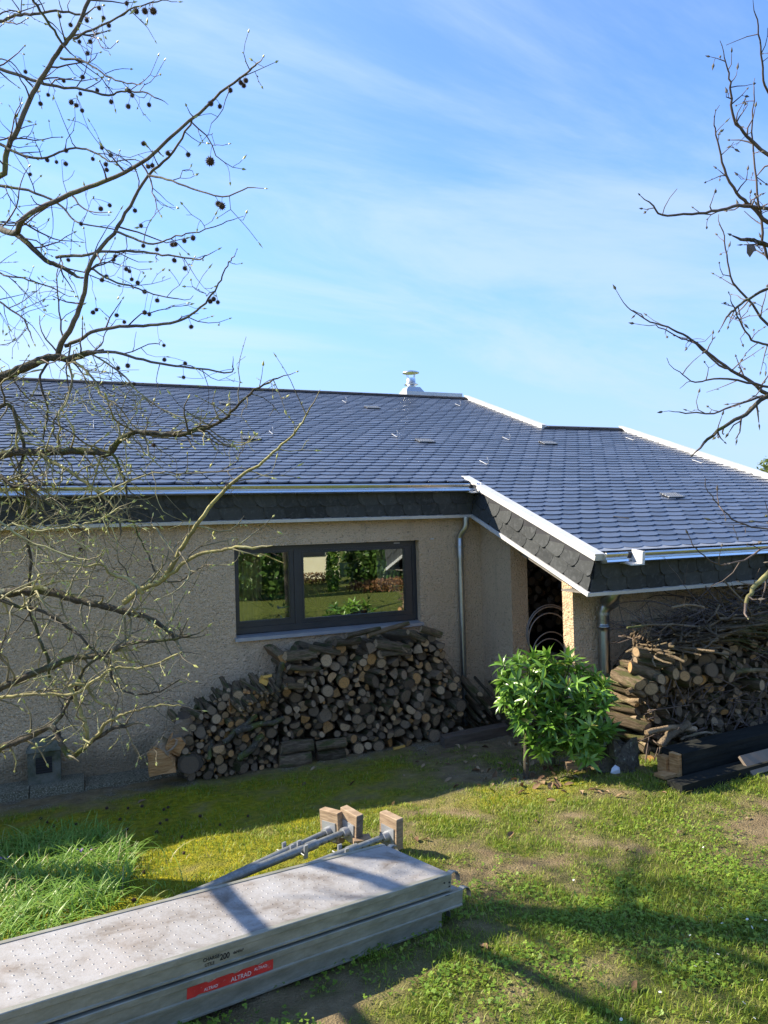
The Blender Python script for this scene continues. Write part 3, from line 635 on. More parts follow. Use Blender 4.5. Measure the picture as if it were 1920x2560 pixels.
# walls ------------------------------------------------------------
FY = 8.44                                   # window frame plane, set back in the wall
def wpt(px, py, y=FY): return at_y(px, py, y)
WX0 = wpt(584, 1480).x; WX1 = wpt(1042, 1460).x
WZ1 = 0.5 * (wpt(583, 1366).z + wpt(1040, 1352).z); WZ0 = 0.5 * (wpt(587, 1580).z + wpt(1045, 1554).z)
def make_walls():
    a = Acc(); y0, y1, zt = YW, YW + 0.30, 3.0
    a.box((XL + 0.3, y0, -0.4), (WX0, y1, zt)); a.box((WX1, y0, -0.4), (XW + 0.23, y1, zt))
    a.box((WX0, y0, WZ1), (WX1, y1, zt)); a.box((WX0, y0, -0.4), (WX1, y1, WZ0 - 0.03))
    a.build('wall', M['stucco'], house).data.name = 'wall'
    yE = at_x(1281, 1560, XW).y
    a = Acc(); a.box((XW, yE, -0.4), (XW + 0.23, YW, 2.62 + 0.2)); a.build('wall', M['stucco'], house)
    a = Acc(); pz = rf(0, YR / CT, DROP + 0.0).z
    a.box((XW, YR, -0.4), (9.6, YR + 0.18, pz + 0.10)); a.box((9.38, YR + 0.18, -0.4), (9.6, 11.4, pz + 0.10)); a.build('wall', M['stucco'], house)
    # house body away from the garden
    a = Acc(); a.box((XL + 0.3, YW + 0.3, -0.4), (XL + 0.6, 19.8, 3.0)); a.box((7.4, 10.5, -0.4), (7.7, 19.8, 3.0)); a.box((XW + 0.231, 10.5, -0.4), (7.399, 10.7, 3.4)); a.box((XW, YW + 0.301, -0.4), (XW + 0.23, 10.7, 3.0)); a.box((XL + 0.6, 19.5, -0.4), (7.4, 19.8, 3.0)); a.build('wall', M['stucco'], house)
    a = Acc(); a.box((XW + 0.235, 10.48, -0.3), (9.37, 10.496, 3.4)); a.box((XW + 0.231, 7.64, -0.3), (XW + 0.234, 10.479, 2.6)); a.build('porch_shade_sheet', M['darkbeam'], house)  # dark sheets added to stand for the shade inside the porch
    # sloping beam above the porch opening
    p0 = at_x(1317, 1395, XW + 0.03); p1 = at_x(1405, 1455, XW + 0.03)
    a = Acc(); tz = 0.30
    yb = YR + 0.181
    zb = p1.z + (p0.z - p1.z) / (p0.y - p1.y) * (yb - p1.y)
    a.prism([(XW + 0.03, p0.y + 0.1, p0.z + 0.033), (XW + 0.03, yb, zb), (XW + 0.03, yb, zb + tz), (XW + 0.03, p0.y + 0.1, p0.z + 0.033 + tz)], (0.14, 0, 0)); a.build('porch_beam', M['soffit'], house)
    # window
    a = Acc(); d0, d1 = FY, FY + 0.07
    g1 = [wpt(598, 1384), wpt(724, 1382), wpt(598, 1554), wpt(724, 1546)]
    g2 = [wpt(760, 1379), wpt(1011, 1375), wpt(762, 1543), wpt(1013, 1529)]
    ax0 = 0.5 * (g1[0].x + g1[2].x); ax1 = 0.5 * (g1[1].x + g1[3].x); bx0 = 0.5 * (g2[0].x + g2[2].x); bx1 = 0.5 * (g2[1].x + g2[3].x)
    az1 = 0.5 * (g1[0].z + g1[1].z); az0 = 0.5 * (g1[2].z + g1[3].z); bz1 = 0.5 * (g2[0].z + g2[1].z); bz0 = 0.5 * (g2[2].z + g2[3].z)
    mid = (ax1 + bx0) / 2
    a.box((WX0, d0, WZ0), (WX0 + 0.05, d1, WZ1)); a.box((WX1 - 0.055, d0, WZ0), (WX1, d1, WZ1))
    a.box((WX0 + 0.05, d0, WZ1 - 0.06), (WX1 - 0.055, d1, WZ1)); a.box((WX0 + 0.05, d0, WZ0), (WX1 - 0.055, d1, WZ0 + 0.07))
    a.box((mid - 0.03, d0 + 0.003, WZ0 + 0.07), (mid + 0.03, d1, WZ1 - 0.06))
    win = a.build('window', M['frame'], house); tag(win, 'wide anthracite window with a narrow left sash and large right pane')
    def sash(x0, x1, z0, z1, X0, X1, Z0, Z1):
        s = Acc(); f0, f1 = d0 + 0.012, d1 - 0.004
        s.box((X0, f0, Z0), (x0, f1, Z1)); s.box((x1, f0, Z0), (X1, f1, Z1)); s.box((x0, f0, z1), (x1, f1, Z1)); s.box((x0, f0, Z0), (x1, f1, z0))
        e = 0.012; s.box((x0 - 0.02, f0 - 0.006, z0 - 0.02), (x0 - 0.008, f0 + 0.001, z1 + 0.02)); s.box((x1 + 0.008, f0 - 0.006, z0 - 0.02), (x1 + 0.02, f0 + 0.001, z1 + 0.02))
        s.box((x0 - 0.008, f0 - 0.006, z1 + 0.008), (x1 + 0.008, f0 + 0.001, z1 + 0.02)); s.box((x0 - 0.008, f0 - 0.006, z0 - 0.02), (x1 + 0.008, f0 + 0.001, z0 - 0.008))
        s.build('sash', M['frame'], win)
        g = Acc(); g.add([(x0 - 0.004, f0 + 0.022, z0 - 0.004), (x1 + 0.004, f0 + 0.022, z0 - 0.004), (x1 + 0.004, f0 + 0.022, z1 + 0.004), (x0 - 0.004, f0 + 0.022, z1 + 0.004)], [(0, 1, 2, 3)])
        g.build('pane', M['glass'], win)
    sash(ax0, ax1, az0, az1, WX0 + 0.051, mid - 0.031, WZ0 + 0.071, WZ1 - 0.061)
    sash(bx0, bx1, bz0, bz1, mid + 0.031, WX1 - 0.056, WZ0 + 0.071, WZ1 - 0.061)
    s = Acc(); s.obox((WX0 - 0.02, FY + 0.02, WZ0 - 0.008), (WX1 - WX0 + 0.04, 0, 0), (0, -(FY - YW) - 0.07, -0.02), (0, 0, -0.012))
    s.box((WX0 - 0.02, YW - 0.052, WZ0 - 0.065), (WX1 + 0.02, YW - 0.038, WZ0 - 0.026)); s.build('sill', M['sill'], win)
    tagp = Acc(); tagp.box((WX1 - 0.30, d0 - 0.003, WZ1 - 0.035), (WX1 - 0.22, d0 - 0.0005, WZ1 - 0.02)); tagp.build('drain_cover', M['sill'], win)
    # dim room behind it
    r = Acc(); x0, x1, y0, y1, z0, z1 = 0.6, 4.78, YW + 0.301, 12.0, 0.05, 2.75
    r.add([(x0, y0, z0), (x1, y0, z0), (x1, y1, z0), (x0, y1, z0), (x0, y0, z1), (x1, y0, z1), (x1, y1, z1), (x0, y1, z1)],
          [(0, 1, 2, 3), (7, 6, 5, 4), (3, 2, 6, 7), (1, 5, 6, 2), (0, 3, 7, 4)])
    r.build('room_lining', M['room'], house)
    for (xa, xb, yc, mt, lb) in ((WX0 + 0.02, WX0 + 0.42, 8.80, 'curtain', 'ochre curtain hanging at the left end of the window'), (WX1 - 0.40, WX1 - 0.06, 8.80, 'sheer', 'grey sheer curtain gathered at the right end of the window')):
        c = Acc(); n = 40
        top = [Vector((xa + (xb - xa) * i / n, yc + 0.035 * math.sin(i * 1.15) + 0.01 * random.random(), 2.5)) for i in range(n + 1)]
        bot = [Vector((p.x + (0.05 if mt == 'sheer' else 0) * (1 - i / n), p.y, 0.5)) for i, p in enumerate(top)]
        c.add(top + bot, [(i, i + 1, n + 2 + i, n + 1 + i) for i in range(n)], 0, True)
        tag(c.build('curtain', M[mt]), lb, 'curtain')
    # downpipes
    xm, ym = 4.48, 8.285
    s0 = at_y(1165, 1312, 8.20)
    a = Acc(); a.tube([s0 + Vector((0, 0, 0.10)), s0, s0 + Vector((-0.008, 0.012, -0.04)), Vector((xm + 0.012, ym - 0.03, s0.z - 0.10)), Vector((xm, ym, s0.z - 0.15)), (xm, ym, s0.z - 0.40)], [0.041, 0.041, 0.042, 0.042, 0.041, 0.041], 16)
    a.tube([(xm, ym, s0.z - 0.40), (xm, ym, gz(xm, ym) - 0.1)], 0.037, 16)
    a.build('downpipe', M['pipe'], house)
    a = Acc(); zc = at_y(1148, 1367, ym).z; a.tube([(xm, ym, zc - 0.014), (xm, ym, zc + 0.014)], 0.047, 16)
    a.tube([(xm, ym, s0.z - 0.42), (xm, ym, s0.z - 0.17), (xm, ym, s0.z - 0.165)], [0.043, 0.043, 0.040], 16)
    a.tube([(xm - 0.065, ym, zc), (xm - 0.045, ym, zc)], 0.01, 6); a.tube([(xm + 0.045, ym, zc), (xm + 0.065, ym, zc)], 0.01, 6)
    a.build('pipe_bracket', M['pipe'], bpy.data.objects['downpipe'])
    xm, ym = 5.13, 6.36
    s0 = at_y(1541, 1476, 6.02)
    a = Acc(); pts = [s0 + Vector((0, 0, 0.12)), s0 + Vector((0, 0, 0.0)), s0 + Vector((-0.01, 0.02, -0.05)), s0 + Vector((-0.05, 0.10, -0.11)), Vector((xm + 0.04, ym - 0.12, s0.z - 0.15)), Vector((xm + 0.01, ym - 0.03, s0.z - 0.20)), Vector((xm, ym, s0.z - 0.27)), Vector((xm, ym, s0.z - 0.44))]
    a.tube(pts, [0.06, 0.06, 0.061, 0.061, 0.061, 0.061, 0.06, 0.06], 18)
    zc = at_y(1510, 1566, ym).z
    a.tube([(xm, ym, s0.z - 0.44), (xm, ym, zc)], 0.057, 18); a.tube([(xm, ym, zc), (xm, ym, gz(xm, ym) - 0.1)], 0.058, 18)
    p2 = a.build('downpipe', M['pipe'], house)
    a = Acc(); a.tube([(xm, ym, zc - 0.05), (xm, ym, zc - 0.012), (xm, ym, zc - 0.0119), (xm, ym, zc + 0.012), (xm, ym, zc + 0.0121), (xm, ym, zc + 0.03)], [0.062, 0.062, 0.070, 0.070, 0.062, 0.062], 18); a.build('pipe_bracket', M['pipe'], p2)
    a = Acc(); a.tube([(xm, ym, s0.z - 0.29), (xm, ym, s0.z - 0.26)], 0.066, 18); a.build('pipe_collar', M['pipe'], p2)
make_walls()
a = Acc(); p = at_y(1080, 1347, YW - 0.002); a.box((p.x - 0.02, YW - 0.012, p.z - 0.008), (p.x + 0.02, YW + 0.01, p.z + 0.008)); a.build('wall_plug', M['trim'], house)

# vent block and edging slabs along the wall
def make_vent():
    a_ = at_y(70, 1958, 8.2); b_ = at_y(153, 1955, 8.2)
    x0, x1 = a_.x, b_.x; z0 = gz(x0, 8.1) - 0.05; zt = at_y(80, 1880, 8.2).z; zp = at_y(112, 1846, 8.28).z
    t = thing('vent_block', 'mossy concrete vent block with a sloping top and black grille at the wall foot', 'vent block', ((x0 + x1) / 2, 8.2, z0))
    a = Acc(); a.prism([(x0, 8.17, z0), (x1, 8.17, z0), (x1, 8.17, zt), (x0, 8.17, zt)], (0, 0.178, 0)); a.build('block', M['mossconc'], t)
    a = Acc(); v = [(x0 - .015, 8.145, zt), (x1 + .015, 8.145, zt), (x1 + .015, 8.348, zt), (x0 - .015, 8.348, zt), (x0 + .05, 8.25, zp), (x1 - .05, 8.25, zp), (x1 - .05, 8.348, zp), (x0 + .05, 8.348, zp)]
    a.add(v, [(0, 1, 5, 4), (1, 2, 6, 5), (3, 0, 4, 7), (4, 5, 6, 7), (0, 3, 2, 1)]); a.build('cap', M['mossconc'], t)
    g0 = at_y(90, 1936, 8.168); g1 = at_y(130, 1890, 8.168)
    a = Acc(); a.box((g0.x, 8.164, g0.z), (g1.x, 8.1695, g1.z))
    for k in range(6):
        zz_ = g0.z + (g1.z - g0.z) * (k + 0.5) / 6; a.box((g0.x, 8.158, zz_ - 0.004), (g1.x, 8.1635, zz_ + 0.004))
    a.build('grille', M['black'], t)
make_vent()
e0 = gp(75, 1995); e1 = gp(211, 1978); e2 = gp(500, 1950)
for i, (x0, x1, lb) in enumerate(((-1.75, e0.x - 0.01, 'pebbled concrete edging slab at the left edge below the vent block'), (e0.x, e1.x, 'pebbled concrete edging slab directly below the vent block'), (e1.x + 0.01, e1.x + 0.75, 'pebbled concrete edging slab just right of the vent block'), (e1.x + 0.76, e1.x + 1.5, 'sunken pebbled edging slab in front of the orange split logs'))):
    a = Acc(); y = e1.y; z = gz((x0 + x1) / 2, y)
    top = z + (0.085 if i < 2 else 0.04 - 0.02 * (i == 3))
    a.prism([(x0, y, z - 0.1), (x1, y, z - 0.1), (x1, y + 0.01, top), (x0, y + 0.01, top)], (0, 0.42, 0.0))
    tag(a.build('edging_slab', M['aggregate']), lb, 'edging slab', 'concrete edging slabs along the wall')
#@@OBJECTS
def proj(P):
    r = np.array([P[0], P[1], P[2] - EZ]); c = r[0] * AX + r[1] * AY + r[2] * AZ
    return 960 + FPX * c[0] / c[2], 1280 + FPX * c[1] / c[2], c[2]

# ------------------------------------------------------------------ logs
def log_mesh(name, kind, mats, seed):
    """unit log: axis +Y from 0 to 1, radius about 1; slots bark, end grain, split face"""
    rr = random.Random(seed); a = Acc()
    if kind == 'round':
        n = 14; ph = [rr.uniform(0, 6.28) for _ in range(3)]; e = rr.uniform(0.02, 0.24)
        sec = []
        for k in range(n):
            t = 2 * math.pi * k / n
            r = 1 + e * math.cos(2 * t + ph[0]) + 0.08 * math.cos(3 * t + ph[1]) + 0.05 * math.cos(5 * t + ph[2]) + rr.uniform(-0.03, 0.03)
            sec.append((r * math.cos(t), r * math.sin(t), 0))
    elif kind == 'half':
        sec = [(math.cos(t), math.sin(t) - 0.35, 0) for t in [math.pi * k / 9 for k in range(10)]]
        sec = [(x * rr.uniform(.95, 1.05), y * rr.uniform(.95, 1.08), 0) for x, y, _ in sec] + [(-0.4, -0.38 + rr.uniform(-.1, .1), 1), (0.4, -0.38 + rr.uniform(-.1, .1), 1)]
    else:
        sec = [(1.5 * math.cos(t) - 0.55, 1.5 * math.sin(t) - 0.65, 0) for t in [0.05 + 1.45 * k / 6 for k in range(7)]] + [(-0.55, -0.62, 1)]
        sec = [(x + rr.uniform(-.07, .07), y + rr.uniform(-.07, .07), q) for x, y, q in sec]
    n = len(sec); rings = 6; vs = []
    bx, bz = rr.uniform(-.25, .25), rr.uniform(-.25, .25); tp = rr.uniform(0.86, 1.08)
    tx, tz = rr.uniform(-.05, .05), rr.uniform(-.05, .05)
    for i in range(rings):
        v = i / (rings - 1); s = 1 + (tp - 1) * v; cx_, cz_ = bx * math.sin(math.pi * v), bz * math.sin(math.pi * v)
        if kind == 'round' and i in (2, 3): s *= rr.uniform(0.95, 1.08)
        for (x, z, _) in sec:
            j = 1 + (rr.uniform(-.05, .05) if 0 < i < rings - 1 else 0)
            vs.append((x * s * j + cx_, v + (tx * x + tz * z if i == 0 else 0), z * s * j + cz_))
    for i in range(rings - 1):
        for k in range(n):
            k2 = (k + 1) % n; flat = sec[k][2] or sec[k2][2] or (kind == 'half' and k in (9, n - 1))
            a.add([vs[i * n + k], vs[(i + 1) * n + k], vs[(i + 1) * n + k2], vs[i * n + k2]], [(0, 1, 2, 3)], 2 if flat else 0, False)
    # weld by building the side as one indexed strip
    a2 = Acc(); a2.v = list(vs)
    for i in range(rings - 1):
        for k in range(n):
            k2 = (k + 1) % n; flat = bool(sec[k][2] or sec[k2][2])
            a2.f.append((i * n + k, (i + 1) * n + k, (i + 1) * n + k2, i * n + k2)); a2.m.append(2 if flat else 0); a2.sm.append(not flat)
    c0 = len(a2.v); a2.v += [(x * 0.985, -0.004 + tx * x + tz * z, z * 0.985) for x, z, _ in sec]; a2.f.append(tuple(c0 + k for k in range(n))); a2.m.append(1); a2.sm.append(False)
    a2.v += [(vs[(rings - 1) * n + k][0], 1.0, vs[(rings - 1) * n + k][2]) for k in range(n)]; a2.f.append(tuple(c0 + n + k for k in range(n))[::-1]); a2.m.append(1); a2.sm.append(False)
    for k in range(n):
        k2 = (k + 1) % n; a2.f.append((k, k2, c0 + k2, c0 + k)); a2.m.append(1); a2.sm.append(False)
    return a2.mesh(name, mats)
LM = [M['bark'], M['endgrain'], M['split']]
LOGS = {'round': [log_mesh('log_round', 'round', LM, 100 + k) for k in range(16)], 'half': [log_mesh('log_half', 'half', LM, 200 + k) for k in range(6)], 'wedge': [log_mesh('log_wedge', 'wedge', LM, 300 + k) for k in range(7)]}
def place_log(nm, kind, p, d, r, L, label, cat, group, roll=None):
    me = random.choice(LOGS[kind]); o = bpy.data.objects.new(nm, me); COL.objects.link(o)
    o.rotation_mode = 'QUATERNION'
    q = Vector(d).normalized().to_track_quat('Y', 'Z')
    o.rotation_quaternion = q @ Quaternion((0, 1, 0), random.uniform(0, 6.28) if roll is None else roll)
    o.location = p; s = r / (1.0 if kind == 'round' else 0.95 if kind == 'half' else 0.92); o.scale = (s, L, s)
    return tag(o, label, cat, group)
def pack(x0, x1, floor, top, rad, maxn=400, gap=0.96, seed=1, tries=70):
    rg = random.Random(seed); C = []; fails = 0
    while len(C) < maxn and fails < tries:
        r = rad(rg); best = None
        for _ in range(26):
            x = rg.uniform(x0 + r * 0.6, x1 - r * 0.6); z = floor(x) + r * 0.95
            for (cx_, cz_, cr) in C:
                dx = abs(x - cx_); rr = (r + cr) * gap
                if dx < rr: z = max(z, cz_ + math.sqrt(rr * rr - dx * dx))
            if z + r * 0.75 <= top(x) and (best is None or z < best[1]): best = (x, z)
        if best is None: fails += 1; continue
        C.append((best[0], best[1], r)); fails = max(0, fails - 2)
    return C
def interp(pts):
    xs = [p[0] for p in pts]; zs = [p[1] for p in pts]
    return lambda x: float(np.interp(x, xs, zs))
def outline(pxs, y): return interp(sorted((at_y(px, py, y).x, at_y(px, py, y).z) for px, py in pxs))

def heap_label(base, x, z, r, lo, hi, z0, z1, kind, small=0.03, big=0.065):
    sz = 'thick' if r > big else 'thin' if r < small else 'middling'
    shp = {'round': 'round log', 'half': 'split half log', 'wedge': 'split wedge log'}[kind]
    h = (z - z0) / max(0.01, z1 - z0); hv = 'bottom' if h < .2 else 'lower' if h < .45 else 'upper' if h < .75 else 'top'
    u = (x - lo) / (hi - lo); uv = 'left' if u < .33 else 'right' if u > .67 else 'middle'
    return f'{sz} {shp}, {hv} {uv} of {base}'
YP = 7.80
def left_pile():
    # main stack under the window
    top = outline([(703, 1640), (708, 1627), (771, 1612), (833, 1598), (867, 1585), (940, 1578), (1020, 1572), (1099, 1590), (1122, 1640), (1144, 1690), (1160, 1760)], YP)
    x0 = at_y(705, 1750, YP).x; x1 = at_y(1152, 1750, YP).x
    fl = lambda x: gz(x, YP) - 0.0
    # lengthways logs at the foot
    G = 'firewood logs stacked under the window'
    foot = []
    for i, (pa, pb, r, lb) in enumerate([((697, 1882), (775, 1862), .075, 'mossy lengthways log at the lower left foot of the woodpile under the window'),
                                  ((700, 1838), (782, 1822), .06, 'pale lengthways log lying on the mossy foot log of the woodpile'),
                                  ((792, 1876), (862, 1860), .055, 'lengthways foot log second from the left end of the woodpile'),
                                  ((790, 1822), (862, 1812), .05, 'short lengthways log above the second foot log of the woodpile')]):
        A = at_y(*pa, YP - 0.10); B = at_y(*pb, YP - 0.12); B.z = A.z + 0.01; r_ = r
        A.z = B.z = gz(A.x, YP) + (r if i in (0, 2) else 0.19 if i == 1 else 0.165)
        place_log('firewood_log', 'round', A, (B - A), r, (B - A).length, lb, 'log', G)
        foot.append((A.x, B.x, A.z + r))
    def floor(x):
        z = fl(x)
        for (a_, b_, t_) in foot:
            if a_ - 0.02 < x < b_ + 0.02: z = max(z, t_ - 0.01)
        return z
    def rad(g):
        q = g.random(); return g.uniform(.058, .085) if q < .16 else g.uniform(.038, .056) if q < .56 else g.uniform(.020, .038)
    C = pack(x0, x1, floor, top, rad, 282, seed=5)
    for (x, z, r) in C:
        q = random.random(); kind = 'round' if q < .46 or r < .03 else 'half' if q < .68 else 'wedge'
        jit = random.uniform(-0.11, 0.08); lean = 0.06 * z
        d = Vector((random.gauss(0, .2), 1, random.gauss(0, .1)))
        place_log('firewood_log', kind, (x, YP + jit + lean, z), d, r * 1.03, random.uniform(.38, .5), heap_label('the woodpile under the window', x, z, r, x0, x1, 0.1, 1.3, kind), 'log', G)
    # loose logs lying along the top
    tops = [((648 + 64, 1640), (790, 1632), .055, 'split', 'weathered split log lying on the upper left shoulder of the woodpile'), ((722, 1668), (800, 1672), .034, 'round', 'pale spotted branch log lying under the split log on the left shoulder'),
            ((775, 1617), (850, 1632), .03, 'round', 'bark covered branch sloping across the upper left of the woodpile'), ((838, 1606), (900, 1600), .045, 'round', 'dark short log lying on top of the woodpile left of centre'),
            ((866, 1590), (950, 1572), .035, 'round', 'crooked dark branch lying below the window sill on the woodpile'), ((920, 1590), (1022, 1558), .026, 'round', 'long thin branch rising to the window sill on top of the woodpile'),
            ((938, 1608), (1022, 1622), .05, 'wedge', 'broad split log with torn grain on the upper right of the woodpile'), ((1020, 1580), (1062, 1600), .032, 'round', 'lichened branch log on the right of the woodpile top'),
            ((1052, 1572), (1102, 1588), .04, 'round', 'dark log sticking out at the right end of the woodpile top'), ((950, 1632), (1025, 1628), .05, 'half', 'mossy green split log lengthways in the upper rows of the woodpile'),
            ((716, 1714), (770, 1712), .035, 'round', 'lengthways branch log at the left end of the woodpile middle')]
    for (pa, pb, r, k, lb) in tops:
        A = at_y(*pa, YP - 0.02); B = at_y(*pb, YP + 0.0)
        place_log('firewood_log', 'wedge' if k == 'split' else k, A, B - A, r, (B - A).length, lb, 'log', G, 0.4)
    # small heap on the left
    G2 = 'small logs heaped left of the woodpile'
    yb = 7.72
    topL = outline([(365, 1905), (400, 1875), (433, 1850), (470, 1805), (500, 1775), (544, 1742), (560, 1726), (610, 1718), (660, 1722), (695, 1740)], yb)
    xa, xb = at_y(455, 1850, yb).x, at_y(692, 1850, yb).x
    C = pack(xa, xb, lambda x: gz(x, yb), topL, lambda g: g.uniform(.018, .04) if g.random() < .85 else g.uniform(.045, .06), 190, seed=9, tries=140)
    for (x, z, r) in C:
        d = Vector((random.gauss(0, .2), 1, random.gauss(0.05, .1)))
        place_log('small_log', 'round' if random.random() < .9 else 'half', (x, yb + random.uniform(-.08, .05), z), d, r * 1.03, random.uniform(.3, .42), heap_label('the small heap left of the woodpile', x, z, r, xa, xb, 0.08, .75, 'round', .024, .042), 'log', G2)  # small firewood logs of the low heap
    # sticks leaning on the heap, cut ends down to the right
    G3 = 'thin sticks leaning on top of the small heap'
    st = []
    for i in range(24):
        u = i / 23; x_ = 548 + 118 * u + random.uniform(-6, 6); y_ = 1726 - 42 * min(1, u * 1.35) + random.uniform(-4, 14); st.append(((x_, y_), (x_ + random.uniform(24, 60), y_ + random.uniform(34, 60))))
    for i, (pa, pb) in enumerate(st):
        A = at_y(*pb, yb - 0.16 + random.uniform(-.03, .03)); B = at_y(pa[0] + random.uniform(-12, 12), pa[1] + random.uniform(-4, 8), yb + 0.16); r = random.uniform(.012, .024)
        place_log('stick', 'round', A, B - A, r, (B - A).length, f"{'thin' if r < .019 else 'stout'} bare stick leaning on the {'left' if i < 8 else 'middle' if i < 16 else 'right'} of the small heap by the wall", 'stick', G3)
    # long mossy limbs leaning at the stack's left end
    for (pa, pb, r, lb) in [((705, 1655), (688, 1752), .032, 'dark lichened branch standing against the left end of the woodpile'), ((590, 1830), (710, 1795), .03, 'long lichened branch lying across from the small heap to the woodpile'), ((598, 1900), (655, 1840), .036, 'mossy dark limb leaning low between the two heaps'), ((560, 1855), (640, 1790), .028, 'mossy limb leaning up between the small heap and the woodpile'), ((520, 1900), (530, 1850), .022, 'white flecked short branch standing in the small heap')]:
        A = at_y(*pa, yb - 0.14); B = at_y(*pb, yb - 0.05); n = 8; a = Acc(); pts = [A.lerp(B, i / n) + Vector((random.gauss(0, .006), random.gauss(0, .006), random.gauss(0, .008))) for i in range(n + 1)]
        a.tube(pts, [r * random.uniform(.85, 1.1) for _ in pts], 9, 0, rough=.15); tag(a.build('mossy_limb', M['treebark']), lb, 'branch')
    # chunky split pieces at the far left
    def chunk(nm, pxs, y, dep, mats, lb, capm=None):
        a = Acc(); P = [at_y(px, py, y + (0.02 if i % 2 else -0.015)) for i, (px, py) in enumerate(pxs)]
        n = len(P); Q = [p + Vector((dep * 0.25 + random.gauss(0, .012), dep, random.gauss(0.03, .012))) for p in P]
        a.add(P + Q, [tuple(range(n))[::-1]], 0)
        a.add(P + Q, [tuple(range(n, 2 * n))], 0)
        for i in range(n): a.add([P[i], P[(i + 1) % n], Q[(i + 1) % n], Q[i]], [(0, 1, 2, 3)], 1 if (capm and i in capm) else 0)
        me = a.mesh(nm, mats); bm = bmesh.new(); bm.from_mesh(me); bmesh.ops.remove_doubles(bm, verts=bm.verts, dist=1e-4); bmesh.ops.recalc_face_normals(bm, faces=bm.faces)
        bmesh.ops.subdivide_edges(bm, edges=bm.edges, cuts=3, use_grid_fill=True)
        for v in bm.verts: v.co += Vector((random.gauss(0, .004), random.gauss(0, .004), random.gauss(0, .004)))
        bm.to_mesh(me); bm.free(); return tag(link(nm, me), lb, 'log', 'split chunks at the left end of the heap')
    chunk('split_log', [(368, 1884), (374, 1941), (440, 1931), (436, 1905), (420, 1890), (400, 1872), (384, 1866)], yb - 0.15, 0.26, [M['orange'], M['bark']], 'orange torn split log on the ground at the left end of the heap', (4, 5, 6))
    chunk('split_log', [(412, 1872), (446, 1894), (463, 1858), (452, 1842), (428, 1848)], yb - 0.08, 0.24, [M['orange'], M['bark']], 'orange wedge with a pale curved bark strip in the left heap', (2, 3))
    chunk('split_log', [(432, 1822), (440, 1848), (480, 1856), (486, 1818), (472, 1796), (440, 1800)], yb + 0.0, 0.24, [M['split'], M['endgrain']], 'broad brown split log with grey end topmost of the left chunks', (4, 5))
    chunk('split_log', [(482, 1826), (525, 1822), (520, 1780), (500, 1762), (484, 1775)], yb + 0.22, 0.2, [M['bark'], M['split']], 'weathered brown stump chunk leaning on the wall behind the left heap')
    a = Acc(); pts = [at_y(px, py, yb - 0.11) for px, py in ((416, 1880), (430, 1873), (440, 1862), (443, 1850), (436, 1846))]; a.tube(pts, [.006, .012, .013, .011, .005], 6); tag(a.build('bark_strip', M['lumber']), 'pale curved strip of bark on the orange wedge', 'bark')
    A = at_y(474, 1912, yb - 0.14); place_log('firewood_log', 'round', A, (0.1, 1, 0), .105, .3, 'big dark round log on the ground beside the orange split log', 'log', G2)
    A = at_y(547, 1872, yb - 0.14); place_log('firewood_log', 'half', A, (0.05, 1, 0), .062, .3, 'tan half round log face in the middle of the small heap', 'log', G2, 3.0)
    A = at_y(575, 1780, yb - 0.08); a = Acc(); a.obox(A, (.015, .02, -.02), (.0, .1, .01), (0.0, .02, .13)); tag(a.build('wood_splinter', M['orange']), 'upright orange splinter wedged in the small heap', 'wood scrap')
    A = at_y(608, 1733, yb - 0.06); a = Acc(); a.obox(A, (.075, .01, -.02), (.01, .06, 0), (0.0, 0.0, .025)); tag(a.build('wood_splinter', M['orange']), 'flat orange splinter among the leaning sticks', 'wood scrap')
    A = at_y(648, 1706, yb - 0.08); a = Acc(); a.obox(A, (.075, .0, -.045), (.02, .1, 0.01), (.025, 0, .045)); a.obox(A + Vector((.04, -.012, .035)), (.095, .0, .012), (0, .05, 0), (0.0, 0, .022)); tag(a.build('lumber_offcut', M['yellowwood']), 'bright yellow lumber offcut on the heap beside the lichened branch', 'offcut')
    A = at_y(868, 1875, 7.45); a = Acc(); A = gp(985, 1875); a.obox(A + Vector((0, 0, .0)), (.14, .0, .012), (0, .03, .0), (0, 0, .02)); tag(a.build('lumber_offcut', M['yellowwood']), 'small yellow lath scrap on the ground before the woodpile', 'offcut')
    # bundle of thin poles behind the shrub
    G4 = 'thin poles leaning right of the woodpile'
    for i in range(34):
        u = random.random(); px = 1150 + 105 * u; hgt = 1700 + 30 * abs(u - .5)
        py = random.uniform(hgt, 1840); A = at_y(px + 28, py + 22, 7.62 + random.uniform(-.05, .1)); B = at_y(px - 16, py - 14 - 16 * random.random(), 8.15); r = random.uniform(.014, .030)
        z = 'upper' if py < 1755 else 'lower'
        if A.z < gz(A.x, A.y) + r: continue
        place_log('pole', 'round', A, B - A, r, (B - A).length, f"{'slim' if r < .02 else 'stout'} grey pole in the {z} part of the bundle right of the woodpile", 'pole', G4)
    A = gp(1112, 1872); B = gp(1272, 1838); d = (B - A); a = Acc(); a.obox(A + Vector((0, 0, -.02)), d, (0.03, .17, 0), (0, 0, .13)); tag(a.build('wooden_beam', M['brownbeam']), 'squared brown beam on the ground before the pole bundle', 'beam')
left_pile()

